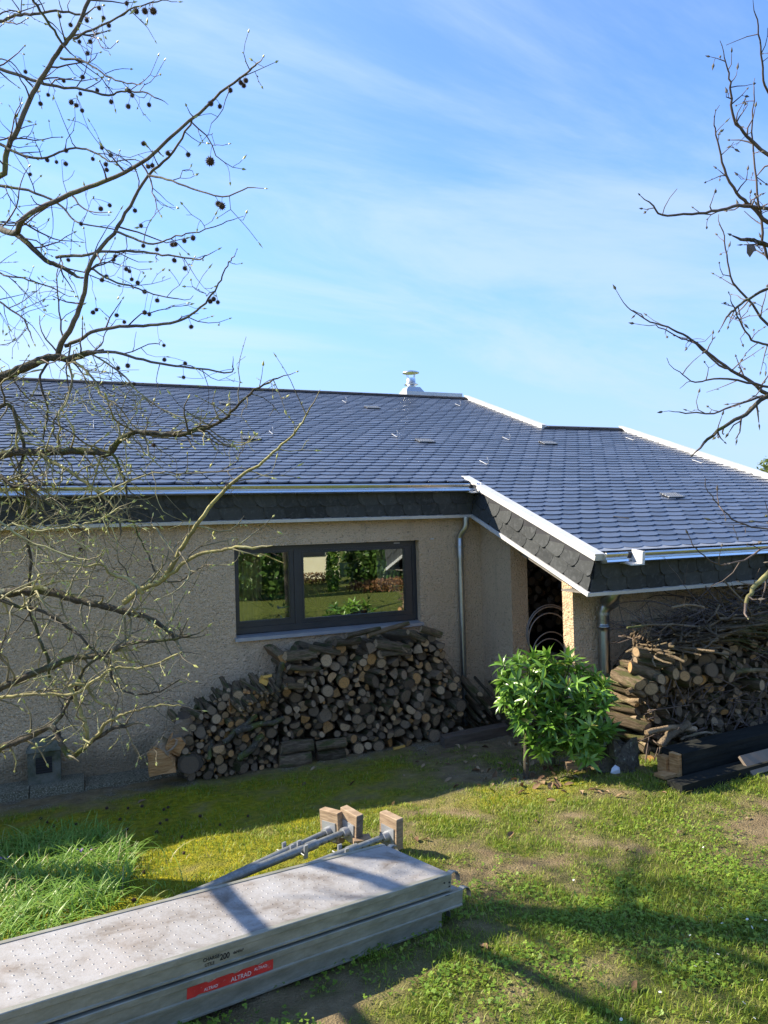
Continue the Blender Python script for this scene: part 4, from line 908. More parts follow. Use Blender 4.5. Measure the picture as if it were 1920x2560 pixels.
def right_pile():
    G = 'cut branches piled against the right hand wall'; yb = 5.80
    x0, x1 = at_y(1600, 1750, yb).x, 7.05
    top = interp([(x0, 1.10), (x0 + .15, 1.24), (5.5, 1.38), (6.0, 1.46), (6.6, 1.56), (7.6, 1.65)])
    zc = 0.90; zcut = interp([(x0, .90), (5.75, .92), (6.15, 1.34), (7.6, 1.48)])
    def fl(x): return gz(x, yb)
    C = pack(x0, x1, fl, lambda x: min(top(x), zcut(x)), lambda g: g.uniform(.022, .034) if g.random() < .7 else g.uniform(.034, .052), 560, seed=21, tries=40)
    vis = sorted(C, key=lambda c: -c[2]); keep = set(vis[:285]); rest = Acc()
    for (x, z, r) in C:
        if (x, z, r) not in keep:
            d = Vector((random.gauss(-.05, .22), 1, random.gauss(0.02, .13))); p = Vector((x, yb + random.uniform(-.14, .05) + .12 * z, z)); L = random.uniform(.38, .6); rr = [r * random.uniform(.9, 1.1) for _ in range(4)]
            rest.tube([p, p + d * L * .33 + Vector((0, 0, random.gauss(0, .006))), p + d * L * .66, p + d * L], rr, 9, 0, cap=False); n_ = len(rest.v); e_ = rest.v[-36:-27]; rest.add(e_, [tuple(range(9))[::-1]], 1); continue
        d = Vector((random.gauss(-.05, .22), 1, random.gauss(0.02, .13)))
        lb = heap_label('the branch pile by the right hand wall', x, z, r, x0, x1, .2, 1.3, 'round', .03, .045).replace('round log', 'cut branch')
        place_log('cut_branch', 'round', (x, yb + random.uniform(-.14, .05) + .12 * z, z), d, r * 1.05, random.uniform(.38, .6), lb, 'branch', G)
    tag(rest.build('thin_branches', [M['bark'], M['endgrain']]), 'thinnest cut branches filling the pile against the right hand wall', 'branches', kind='stuff')
    # the thicker logs of the upper left rows
    G2 = 'thick logs on the branch pile'
    C2 = pack(x0 + .02, 6.15, lambda x: zc - 0.03, lambda x: min(1.22, top(x) - 0.05), lambda g: g.uniform(.04, .072), 24, seed=33, tries=60)
    for (x, z, r) in C2:
        d = Vector((random.gauss(.1, .2), 1, random.gauss(0.0, .06)))
        place_log('thick_log', 'round' if random.random() < .85 else 'half', (x, yb - .10 + random.uniform(-.12, .06), z), d, r, random.uniform(.4, .5), heap_label('the thick logs on the branch pile', x, z, r, x0, 6.4, zc, 1.3, 'round'), 'log', G2)
    for (pa, pb, r, lb) in [((1590, 1630), (1680, 1648), .050, 'sunlit rough barked log lying lengthways on top of the branch pile'), ((1588, 1651), (1650, 1664), .04, 'short pale ended log under the sunlit top log'), ((1575, 1668), (1645, 1695), .055, 'flaky barked thick log left in the branch pile'),
                            ((1625, 1668), (1680, 1660), .028, 'thin sunlit branch log beside the flaky log')]:
        A = at_y(*pa, yb - .08); B = at_y(*pb, yb - .14); place_log('thick_log', 'round', A, B - A, r, (B - A).length, lb, 'log', G2)
    for (px, py, r, lb) in [(1602, 1712, .062, 'round log with a wide pale cut end at the left of the branch pile'), (1628, 1722, .068, 'thick brown log end jutting from the left of the branch pile'), (1712, 1690, .055, 'gnarled log with a hollow end in the middle of the branch pile'), (1745, 1700, .05, 'round log with dark heart in the branch pile middle'), (1780, 1675, .075, 'thick round log under the brushwood')]:
        place_log('thick_log', 'round', at_y(px, py, yb - .22), (.25, 1, 0.03), r, .5, lb, 'log', G2)
    A = at_y(1905, 1713, yb - .2); place_log('thick_log', 'round', A, (.1, 1, 0), .06, .5, 'pale cut log end at the right edge of the branch pile', 'log', G2)
    # long lengthways branches lower left
    for (pa, pb, r, lb) in [((1615, 1832), (1738, 1822), .03, 'long curved green grey branch lying along the foot of the branch pile'), ((1650, 1862), (1720, 1812), .045, 'stout olive branch slanting at the foot of the branch pile'), ((1700, 1850), (1790, 1832), .013, 'thin pale stick at the foot of the branch pile'),
                            ((1568, 1730), (1610, 1738), .03, 'stub of branch at the left end of the branch pile'), ((1810, 1690), (1920, 1676), .025, 'long branch lying across the right of the branch pile'), ((1800, 1592), (1890, 1578), .02, 'pale bare branch on the brushwood at the right'), ((1568, 1570), (1755, 1568), .011, 'long straight stick lying across the brushwood'), ((1680, 1520), (1760, 1518), .012, 'dark broken stick against the right hand wall')]:
        A = at_y(*pa, yb - .15); B = at_y(*pb, yb - .15); n = 7; a = Acc(); pts = [A.lerp(B, i / n) + Vector((0, random.gauss(0, .005), .03 * math.sin(math.pi * i / n) + random.gauss(0, .004))) for i in range(n + 1)]
        a.tube(pts, [r * random.uniform(.88, 1.08) for _ in pts], 8, 0); tag(a.build('long_branch', M['bark']), lb, 'branch')
    # brushwood on top: nobody could count these twigs
    a = Acc()
    for _ in range(330):
        u = random.random(); x = x0 + .25 + (7.9 - x0) * u; h = top(x) + random.uniform(-.12, .02) + .17 * random.random() * min(1, (x - x0) * 1.3)
        p = Vector((x, yb + random.uniform(-.15, .42), h)); d = Vector((random.gauss(0, 1), random.gauss(0, .35), random.gauss(.02, .28))).normalized(); L = random.uniform(.25, .85); n = 6; pts = [p]
        for i in range(n):
            d = (d + Vector((random.gauss(0, .16), random.gauss(0, .1), random.gauss(0, .14)))).normalized(); p = p + d * (L / n)
            if p.y > YR - .02: p.y = YR - .02
            if p.x < x0 + .02: p.x = x0 + .02 + random.uniform(0, .03)
            pts.append(p.copy())
        r = random.uniform(.003, .011); a.tube(pts, [r * (1 - .6 * i / n) for i in range(n + 1)], 5, 0)
        if random.random() < .5:
            q = pts[3]; d2 = (d + Vector((random.gauss(0, .6), random.gauss(0, .4), random.gauss(.3, .4)))).normalized(); a.tube([q, q + d2 * .12, q + d2 * .22 + Vector((0, 0, .02))], [r * .6, r * .45, r * .25], 4, 0)
    for _ in range(230):      # stouter sticks laid lengthways over the logs
        x = random.uniform(x0 + .1, 6.9); lo_ = 1.27 if x < 6.1 else 1.32; z = random.uniform(lo_, max(lo_ + .05, top(x) + .04)); p = Vector((x, yb + random.uniform(-.16, .3), z)); d = Vector((random.choice((-1, 1)) * random.uniform(.5, 1), random.gauss(-.5, .5), random.gauss(0, .16))).normalized(); L = random.uniform(.25, .7); n = 5; pts = [p]
        for i in range(n):
            d = (d + Vector((random.gauss(0, .1), random.gauss(0, .1), random.gauss(0, .07)))).normalized(); p = p + d * (L / n); p.x = max(p.x, x0 + .02); p.y = min(p.y, YR - .02); pts.append(p.copy())
        r = random.uniform(.007, .02); a.tube(pts, [r * (1 - .35 * i / n) for i in range(n + 1)], 6, 1)
    for _ in range(170):      # and those stuffed between the rows
        x = random.uniform(x0, 7.4); z = random.uniform(.3, 1.15); p = Vector((x, yb - .16 + .12 * z, z)); d = Vector((random.gauss(0, 1), random.gauss(-.1, .3), random.gauss(-.1, .5))).normalized(); L = random.uniform(.12, .4)
        pts = [p, p + d * L * .5 + Vector((0, 0, random.gauss(0, .01))), p + d * L]; r = random.uniform(.003, .009); a.tube(pts, [r, r * .8, r * .5], 5, 0)
    tag(a.build('brushwood', [M['darktwig'], M['bark']]), 'tangle of thin dead brushwood on and in the branch pile', 'brushwood', kind='stuff')
    # dead spray sticking out, catching light
    a = Acc()
    for k in range(16):
        p = at_y(1600 + random.uniform(-20, 60), 1600 + random.uniform(-8, 10), yb - .1); d = Vector((random.gauss(0, .4), random.gauss(-.2, .2), 1)).normalized()
        pts = [p]
        for i in range(5): d = (d + Vector((random.gauss(0, .35), random.gauss(0, .3), random.gauss(0, .2)))).normalized(); p = p + d * .035; pts.append(p.copy())
        a.tube(pts, .0035, 4)
    tag(a.build('dry_spray', M['split']), 'pale dry spray of twigs standing on top of the sunlit log', 'twig')
    # stump, board and beams in front
    P = gp(1590, 1930); a = Acc(); n = 11; ring = []
    hs = [0, .07, .14, .20, .25]
    for k, h in enumerate(hs):
        for i in range(n):
            t = 2 * math.pi * i / n; r = (.20 - .06 * k / 4) * (1 + .3 * math.sin(3 * t + k * .7) + random.uniform(-.28, .2)); ring.append(P + Vector((r * math.cos(t) - .06 + .05 * h, .55 * r * math.sin(t) + .12 + .2 * h, h + random.uniform(-.07, .06) * (k > 0))))
    a.add(ring, [(k * n + i, k * n + (i + 1) % n, (k + 1) * n + (i + 1) % n, (k + 1) * n + i) for k in range(4) for i in range(n)] + [tuple(range(4 * n, 5 * n))], 0); tag(a.build('tree_stump', M['treebark']), 'dark ragged stump standing between the shrub and the branch pile', 'stump')
    A = gp(1555, 1850); a = Acc(); B = at_y(1592, 1762, A.y + .05); a.obox(A, (.05, .01, 0), (0, .02, .0), B - A); tag(a.build('wooden_stake', M['brownbeam']), 'narrow brown stake leaning beside the shrub', 'stake')
    A = gp(1716, 1952); d = (gp(1990, 1880) - A); d.z = 0; dn = d.normalized(); pr = Vector((-dn.y, dn.x, 0))
    a = Acc(); a.obox(A + Vector((0, 0, .02)) + pr * .03, dn * 2.6, pr * .24, (0, 0, .21)); a.obox(A + Vector((0, 0, .145)) + pr * .02, dn * 2.6, pr * .012, (0, 0, .03)); o = a.build('timber_beam', M['darkbeam']); tag(o, 'large blackened timber lying before the branch pile, upper of two', 'beam')
    a = Acc(); S = A + pr * .045 + Vector((0, 0, .025)); a.obox(S - dn * .045, dn * .046, pr * .10, (0, 0, .20)); a.obox(S - dn * .20 + pr * .02, dn * .156, pr * .12, (0, 0, .03)); a.obox(S - dn * .075 + pr * .11, dn * .074, pr * .10, (0, 0, .15)); a.build('cut_end', M['orange'], o)
    A2 = gp(1706, 1985); a = Acc(); a.obox(A2 + Vector((0, 0, -.03)), dn * 2.6, pr * .16, (0, 0, .10)); tag(a.build('timber_beam', M['darkbeam']), 'lower flat blackened timber at the lawn edge under the larger one', 'beam')
    A3 = gp(1878, 1942); a = Acc(); a.obox(A3 + Vector((0, 0, .0)), dn * .9, Vector((0, .01, .14)) + pr * .12, Vector((-.0, -.02, .02))); tag(a.build('brown_board', M['board']), 'flat brown board leaning on the blackened timbers at the right edge', 'board')
    A = gp(1538, 1935); a = Acc(); pts = [(0, 0, 0), (.05, -.01, .0), (.07, .02, .05), (.03, .03, .075), (-.02, .02, .05), (-.045, .01, .012), (.02, -.02, .045)]
    a.add([A + Vector(p) for p in pts], [(0, 1, 6), (1, 2, 6), (2, 3, 6), (3, 4, 6), (4, 5, 6), (5, 0, 6)]); tag(a.build('paper_scrap', M['paper']), 'crumpled white paper scrap on the gravel right of the shrub', 'paper')
    A = gp(1418, 1930); a = Acc(); a.obox(A, (.16, -.03, 0), (.02, .07, 0), (0, 0, .05)); a.obox(A + Vector((.0, .01, .051)), (.155, -.03, 0), (.02, .05, 0), (0, 0, .03)); tag(a.build('wood_block', M['lumber']), 'short brown wood block on the ground under the shrub', 'wood block')
right_pile()

def porch():
    G = 'logs stored inside the dark porch'; yb = 7.30
    fl = lambda x: gz(x, yb)
    C = pack(5.06, 6.3, fl, lambda x: 1.22, lambda g: g.uniform(.035, .07), 90, seed=41, tries=30)
    for (x, z, r) in C: place_log('stored_log', 'round', (x, yb + random.uniform(-.06, .06), z), (random.gauss(0, .1), 1, 0), r, .45, heap_label('the stack inside the porch', x, z, r, 5.06, 6.3, .1, 1.2, 'round', .042, .06), 'log', G)
    C = pack(5.3, 7.3, fl, lambda x: 1.95, lambda g: g.uniform(.04, .075), 300, seed=43, tries=30)
    for (x, z, r) in C:
        if z > .9: place_log('stored_log', 'round', (x, 9.5 + random.uniform(-.08, .06), z), (random.gauss(0, .1), 1, 0), r, .42, heap_label('the rear stack inside the porch', x, z, r, 5.3, 7.3, 1.1, 2.0, 'round', .05, .065), 'log', G)
    for i, (px, py, rr, lb) in enumerate([(1372, 1512, .31, 'largest metal hoop, rear of the hoops in the dark porch'), (1373, 1517, .30, 'metal hoop just inside the largest one in the porch'), (1371, 1533, .27, 'middle metal hoop leaning in the dark porch'), (1375, 1580, .24, 'low metal hoop just above the shrub in the porch'), (1372, 1597, .22, 'lowest metal hoop half hidden by the shrub')]):
        y = 7.05 - .03 * i; T0 = at_y(px, py, y); a = Acc(); n = 36
        pts = [T0 + Vector((rr * math.sin(2 * math.pi * k / n), .25 * rr * (1 - math.cos(2 * math.pi * k / n)) * 0, -rr + rr * math.cos(2 * math.pi * k / n))) for k in range(n + 1)]
        a.tube(pts, .0075, 6, cap=False); tag(a.build('metal_hoop', M['hoop']), lb, 'hoop', 'metal hoops in the porch')
porch()

# ------------------------------------------------------------------ scaffold planks and props
def plank_plane(px, py, h=0.0):
    r = ray(px, py); s = (-1.52 + h) / (r[2] + 0.08 * r[0] + 0.07 * r[1]); return Vector((r[0] * s, r[1] * s, r[2] * s + EZ))
def text_mesh(txt, size, mat, squash=1.0, bold=0.0):
    cu = bpy.data.curves.new('lettering', 'FONT'); cu.body = txt; cu.size = size; cu.offset = bold; cu.extrude = 0.0004
    ob = bpy.data.objects.new('lettering', cu); me = bpy.data.meshes.new_from_object(ob); bpy.data.objects.remove(ob); bpy.data.curves.remove(cu)
    for v in me.vertices: v.co.x *= squash
    me.materials.clear(); me.materials.append(mat); return me
def planks():
    Q0 = plank_plane(955, 2108); Q1 = plank_plane(1143, 2183); Q2 = plank_plane(0, 2352); Q3 = plank_plane(0, 2541)
    Ld = ((Q2 - Q0).normalized() + (Q3 - Q1).normalized()).normalized(); N = Vector((0.08, 0.07, 1)).normalized(); Wd = N.cross(Ld).normalized()
    if Wd.y > 0: Wd = -Wd                   # towards the camera
    WID = 0.6
    specs = [(0.0, 0.0, 0.0, 'topmost aluminium scaffold plank with speckled worn deck and load lettering'), (-0.075, 0.012, -0.095, 'middle aluminium scaffold plank with a torn red sticker on its side'), (0.05, -0.02, -0.186, 'lowest aluminium scaffold plank resting on the grass')]
    LEN = 3.0
    for i, (du, dw, dn, lb) in enumerate(specs):
        # right end corner; the right end runs from Q0 (far) to Q1 (near)
        O = Q0 + Ld * du + Wd * dw + N * dn
        t = thing('scaffold_plank', lb, 'scaffold plank', O + Ld * 1.5 - N * .085, 'stacked scaffold planks')
        skew = (Q1 - Q0).dot(Ld) * 0.35 * 0 
        def P(u, w_, n): return O + Ld * u + Wd * w_ + N * n
        # deck sheet with punched bumps
        a = Acc(); a.obox(P(0, .028, -.012), Ld * LEN, Wd * (WID - .056), N * .008, 0)
        if i == 0:
            row = 0; u = .06
            while u < LEN - .05:
                w_ = .07 + (.024 if row % 2 else 0)
                while w_ < WID - .06:
                    if random.random() < .9:
                        c = P(u + random.gauss(0, .0015), w_ + random.gauss(0, .0015), -.004); vs = []
                        for (rr, hh) in ((.0060, 0), (.0042, .0016), (.0020, .0015), (.0017, -.001)):
                            for k in range(7): an = 2 * math.pi * k / 7; vs.append(c + Ld * rr * math.cos(an) + Wd * rr * math.sin(an) + N * hh)
                        f = [(q * 7 + k, q * 7 + (k + 1) % 7, (q + 1) * 7 + (k + 1) % 7, (q + 1) * 7 + k) for q in range(3) for k in range(7)]
                        a.add(vs, [x[::-1] for x in f], 0, False); a.add(vs[21:], [tuple(range(7))[::-1]], 0)
                    w_ += .048
                u += .046; row += 1
        me = a.mesh('deck', [M['deck'], M['aluside'], M['black']]); bm = bmesh.new(); bm.from_mesh(me); bm.to_mesh(me); bm.free(); dk = link('deck', me, t)
        # side rails: extruded profile with a lip on top and a foot
        for side in (0, 1):
            pr = [(.030, 0), (.003, .0), (.0, -.003), (0, -.026), (.006, -.030), (.006, -.074), (.0, -.078), (0, -.085), (.030, -.085), (.030, -.080), (.010, -.080), (.010, -.012), (.030, -.012)]
            a = Acc(); pts = [P(0, (WID - w_) if side == 0 else w_, n) for (w_, n) in pr]; a.prism(pts, Ld * LEN)
            me = a.mesh('side_rail', [M['aluside']]); bm = bmesh.new(); bm.from_mesh(me); bmesh.ops.recalc_face_normals(bm, faces=bm.faces); bm.to_mesh(me); bm.free(); sr = link('side_rail', me, t)
            if side == 0:
                a = Acc(); a.obox(P(.10, WID + .0004, -.007), Ld * .035, Wd * .0008, N * .0035); a.build('slot_mark', M['black'], sr)
        a = Acc(); a.obox(P(-.004, .006, -.082), Ld * .004, Wd * (WID - .012), N * .076); a.build('end_plate', M['aluside'], t)
        for w_ in (.035, WID - .05):
            if i == 2 and w_ < .1: continue
            a = Acc(); pts = [P(-.002, w_, -.02), P(-.030, w_, -.006), P(-.060, w_, -.012), P(-.078, w_, -.035), P(-.080, w_, -.062)]
            for k in range(4): a.obox(pts[k], pts[k + 1] - pts[k], Wd * .035, N * .005)
            a.build('hook', M['steel'], t)
        if i == 0:
            for (u, n) in ((.012, -.045), (.012, -.066), (.05, -.04)):
                a = Acc(); c = P(u, WID - .006, n); a.tube([c, c + Wd * .004], .0045, 8); a.build('rivet', M['black'], t)
        # lettering and sticker on the near rail
        def on_face(me, nm, u, n, h=.0012):
            o = link(nm, me, t); b = P(u, WID - .006 + h, n)
            Mx = Matrix(((-Ld.x, N.x, Wd.x, b.x), (-Ld.y, N.y, Wd.y, b.y), (-Ld.z, N.z, Wd.z, b.z), (0, 0, 0, 1))); me.transform(Mx); return o
        def u_of(px, py):
            r = ray(px, py); b = P(0, WID, -.05) - Vector((0, 0, EZ)); s = (b.x * Wd.x + b.y * Wd.y + b.z * Wd.z) / (r[0] * Wd.x + r[1] * Wd.y + r[2] * Wd.z)
            return (Vector(r * s) - b).dot(Ld)
        if i == 0:
            u1, u2, u3, u4 = u_of(509, 2405), u_of(513, 2418), u_of(551, 2402), u_of(584, 2392)
            on_face(text_mesh('CHARGE', .0205, M['ink'], .95, .0004), 'printed_words', u1, -.049)
            on_face(text_mesh('UTILE', .0185, M['ink'], .95, .0002), 'printed_words', u2, -.070)
            on_face(text_mesh('200', .034, M['ink'], .9, .0008), 'printed_words', u3, -.063)
            on_face(text_mesh('daN/m\u00b2', .0165, M['ink'], 1.0, .0002), 'printed_words', u4, -.055)
        if i == 1:
            ua, ub = u_of(469, 2478), u_of(684, 2407); Ls = ua - ub
            tp = [(0, -.030), (.05, -.0285), (.12, -.027), (.18, -.0275), (.215, -.031), (.235, -.036), (.25, -.0345), (.29, -.028), (.35, -.026), (.42, -.026), (.49, -.027), (.515, -.0305), (.53, -.0355), (.548, -.034), (.58, -.028), (.66, -.0255), (.74, -.026), (.78, -.0275), (.80, -.0315), (.812, -.0325), (.85, -.027), (.92, -.0255), (1, -.027)]
            bt = [(1, -.0725), (.35, -.0725), (.22, -.0705), (.13, -.068), (.105, -.0715), (.10, -.0735), (0, -.0735)]
            poly = tp + bt; pts = [P(ua - s * Ls, WID - .0048, n) for s, n in poly]
            a = Acc(); a.prism(pts, Wd * .0008); me = a.mesh('red_sticker', [M['red']]); bm = bmesh.new(); bm.from_mesh(me); bmesh.ops.triangulate(bm, faces=[f for f in bm.faces if len(f.verts) > 4]); bmesh.ops.recalc_face_normals(bm, faces=bm.faces); bm.to_mesh(me); bm.free(); stk = link('red_sticker', me, t)
            for (s, sz, n) in ((.185, .017, -.064), (.49, .026, -.064), (.765, .017, -.052)):
                o = on_face(text_mesh('ALTRAD', sz, M['whiteink'], 1.0, 0), 'printed_words', ua - s * Ls, n, .0026); o.parent = stk; o.matrix_parent_inverse = parent_inv(stk)
            for (s, dx) in ((.243, .03), (.538, .03), (.806, .03)):
                a = Acc(); b = P(ua - s * Ls, WID - .0038, -.0355); a.add([b, b - Ld * .022 + N * .0075, b - Ld * .045 + N * .0105, b - Ld * .022 + N * .0045], [(0, 1, 2, 3)]); a.build('pale_swoosh', M['ivory'], stk)
    return Q0, Ld, Wd, N
PL = planks()

def props():
    Q0, Ld, Wd, N = PL
    data = [((868, 2078), (470, 2240), .15, .07, 'lumber', 0.10, 'nearest scaffold prop, its dark cornered wood block tilted on edge', True),
            ((833, 2092), (430, 2262), .13, .06, 'lumber', -0.05, 'rear scaffold prop with a pale wood block at its base plate', False),
            ((968, 2090), (560, 2250), .12, .05, 'lumber', 0.04, 'scaffold prop behind the planks with an upright brown wood block', False)]
    for i, (pa, pb, ha, hb, mt, roll, lb, dark) in enumerate(data):
        A = gp(*pa, ha); B = gp(*pb, hb)
        if i == 1: A = A + Vector((0, .10, 0)); 
        d = (B - A).normalized(); up_ = Vector((0, 0, 1)); s = d.cross(up_).normalized(); u = s.cross(d).normalized()
        s, u = s * math.cos(roll) + u * math.sin(roll), u * math.cos(roll) - s * math.sin(roll)
        t = thing('scaffold_prop', lb, 'scaffold prop', (A.x, A.y, gz(A.x, A.y)), 'adjustable steel props beside the planks')
        L = (B - A).length
        a = Acc(); a.tube([A, A + d * .30], .0225, 14); a.build('inner_tube', M['steel'], t)
        a = Acc(); a.tube([A + d * .28, A + d * (L + .4)], .027, 14); a.tube([A + d * .27, A + d * .36], .0315, 14)
        ot = a.build('outer_tube', M['steel'], t)
        a = Acc(); c = A + d * .37; a.obox(c - s * .045 - u * .045, s * .012, d * .03, u * .09); a.obox(c + s * .033 - u * .045, s * .012, d * .03, u * .09); a.build('collar', M['sill'], t)
        a = Acc(); c = A + d * .42; a.tube([c - s * .07 + u * .0, c + s * .07], .006, 6); a.build('pin', M['steel'], t)
        a = Acc()
        for k in range(5):
            c = A + d * (.06 + .06 * k); a.tube([c - s * .0232 - u * .002, c + s * .0232 - u * .002], .005, 8)
        a.build('pin_hole', M['black'], t)
        pw = .065; a = Acc(); a.obox(A - s * pw - u * pw, s * 2 * pw, u * 2 * pw, -d * .006); bp = a.build('base_plate', M['sill'], t)
        a = Acc(); a.tube([A, A + d * .045], .034, 14); a.build('weld_collar', M['sill'], t)
        bw, bh, th = .092, .108, .062; a = Acc(); a.obox(A - d * .0062 - s * bw - u * (bh - .03), s * 2 * bw, u * 2 * bh, -d * th)
        me = a.mesh('wood_block', [M[mt], M['greywood']]); me.polygons.foreach_set('material_index', [1 if dark and k in (1, 3, 5) else 0 for k in range(6)]); me.update()
        bm = bmesh.new(); bm.from_mesh(me); bmesh.ops.bevel(bm, geom=bm.edges, offset=.004, segments=1, affect='EDGES'); bm.to_mesh(me); bm.free(); link('wood_block', me, t)
    A = gp(885, 2122, .06); a = Acc(); a.obox(A, (.14, .02, -.02), (.02, .1, .0), (0, 0, .05)); tag(a.build('wood_wedge', M['lumber']), 'brown wood offcut wedged under the prop blocks', 'wood block')
props()
#@@PLANTS
# ------------------------------------------------------------------ leaf helpers
def leaf_arrays(base, dirs, ups, length, width, droop=0.25, fold=0.25, segs=4):
    """numpy strip leaves: base (n,3), dir (n,3), up (n,3) -> verts, tris"""
    n = len(base); side = np.cross(dirs, ups); side /= np.linalg.norm(side, axis=1, keepdims=True) + 1e-9
    nrm = np.cross(side, dirs)
    prof = {3: [0.25, 1.0, 0.75], 4: [0.2, 0.85, 1.0, 0.6]}[segs]
    V = []; length = length[:, None]; width = width[:, None]
    for k in range(segs + 1):
        t = k / segs
        c = base + dirs * length * t - nrm * length * (droop[:, None] if hasattr(droop, '__len__') else droop) * t * t
        if k == segs: V.append(c[:, None, :])
        else:
            wd = width * prof[k] * 0.5
            V.append(np.stack([c - side * wd + nrm * wd * fold, c, c + side * wd + nrm * wd * fold], 1))
    V = np.concatenate(V, 1); m = V.shape[1]; tri = []
    for k in range(segs - 1):
        a = 3 * k; b = a + 3
        tri += [(a, a + 1, b + 1), (a, b + 1, b), (a + 1, a + 2, b + 2), (a + 1, b + 2, b + 1)]
    a = 3 * (segs - 1); tri += [(a, a + 1, a + 3), (a + 1, a + 2, a + 3)]
    tri = np.array(tri); T = (tri[None] + (np.arange(n) * m)[:, None, None]).reshape(-1, 3)
    return V.reshape(-1, 3), T, m
def unit(v): return v / (np.linalg.norm(v, axis=1, keepdims=True) + 1e-9)

# ------------------------------------------------------------------ laurel shrub
def shrub():
    P = gp(1316, 1945); t = thing('laurel_shrub', 'glossy green laurel shrub on a short trunk before the porch', 'shrub', P)
    D = proj(P)[2]
    def ctr(px, py, dd=0.0): return at_d(px, py, D + dd)
    blobs = [(ctr(1325, 1690, .05), .29, .33, .24), (ctr(1400, 1715, .10), .27, .33, .31), (ctr(1470, 1740, .02), .23, .30, .27), (ctr(1325, 1770, .05), .23, .28, .18), (ctr(1430, 1815, -.02), .26, .28, .20), (ctr(1295, 1740, .1), .17, .22, .14), (ctr(1485, 1825, .08), .18, .22, .17), (ctr(1350, 1860, -.05), .10, .13, .10), (ctr(1470, 1875, -.05), .12, .14, .08)]
    wts = [1.1, 1.2, 1.2, .7, 1.0, .5, .6, .3, .3]
    st = Acc(); tips = []
    fork = P + Vector((.02, .02, .30))
    st.tube([P - Vector((0, 0, .05)), P + Vector((.0, 0, .12)), fork, fork + Vector((.03, .02, .15))], [.030, .025, .022, .016], 10, 0)
    P2 = gp(1395, 1925) + Vector((.05, .15, 0)); st.tube([P2 - Vector((0, 0, .05)), P2 + Vector((.02, 0, .25)), P2 + Vector((.06, 0, .5))], [.02, .018, .012], 8, 0)
    tot = sum(wts)
    for (c, rx, ry, rz), wt in zip(blobs, wts):
        n = int(235 * wt / tot)
        for _ in range(n):
            d = Vector((random.gauss(0, 1), random.gauss(0, 1), random.gauss(.15, 1))).normalized(); q = random.uniform(.55, 1.05)
            p = c + Vector((d.x * rx * q, d.y * ry * q, d.z * rz * q))
            if p.z < P.z + .06: continue
            sd = (d * .7 + Vector((0, 0, .75)) + Vector((random.gauss(0, .25), random.gauss(0, .25), random.gauss(0, .2)))).normalized()
            tips.append((p, sd)); 
            if random.random() < .6:
                b = p.lerp(fork if p.x < P.x + .45 else P2 + Vector((0, 0, .4)), random.uniform(.4, .75)); b = b.lerp(c, .4)
                mid = p.lerp(b, .5) - Vector((0, 0, .03)); st.tube([b, mid, p], [.008, .0055, .004], 5, 0, cap=False)
    st.build('trunk', M['treebark'], t)
    B, Dd, U, Ln, Wd_, Tn, Dr = [], [], [], [], [], [], []
    for p, sd in tips:
        n = random.randint(9, 13); s = sd.orthogonal().normalized(); q = sd.cross(s); tone = random.random()
        for k in range(n):
            an = k * 2.4 + random.gauss(0, .2); el = random.uniform(-.15, .75) * (1 - .0) ; f = k / n
            d = (s * math.cos(an) + q * math.sin(an)) * math.cos(el + f * .5) + sd * math.sin(el + f * .5)
            B.append(p - sd * (.05 * (1 - f))); Dd.append(d); U.append(sd + Vector((random.gauss(0, .3), random.gauss(0, .3), random.gauss(0, .3)))); L = random.uniform(.10, .175) * (1 - .4 * f * random.random())
            Ln.append(L); Wd_.append(L * random.uniform(.23, .29)); Tn.append(1.0 if random.random() < .012 else min(.97, max(0, .62 * tone + .28 * random.random() + .16 * f - .06))); Dr.append(random.uniform(.05, .45))
    V, T, m = leaf_arrays(np.array(B), unit(np.array(Dd)), unit(np.array(U)), np.array(Ln), np.array(Wd_), np.array(Dr), .30)
    link('foliage', np_tris('foliage', V, T, M['laurel'], np.repeat(np.array(Tn), m), smooth=True), t)
shrub()

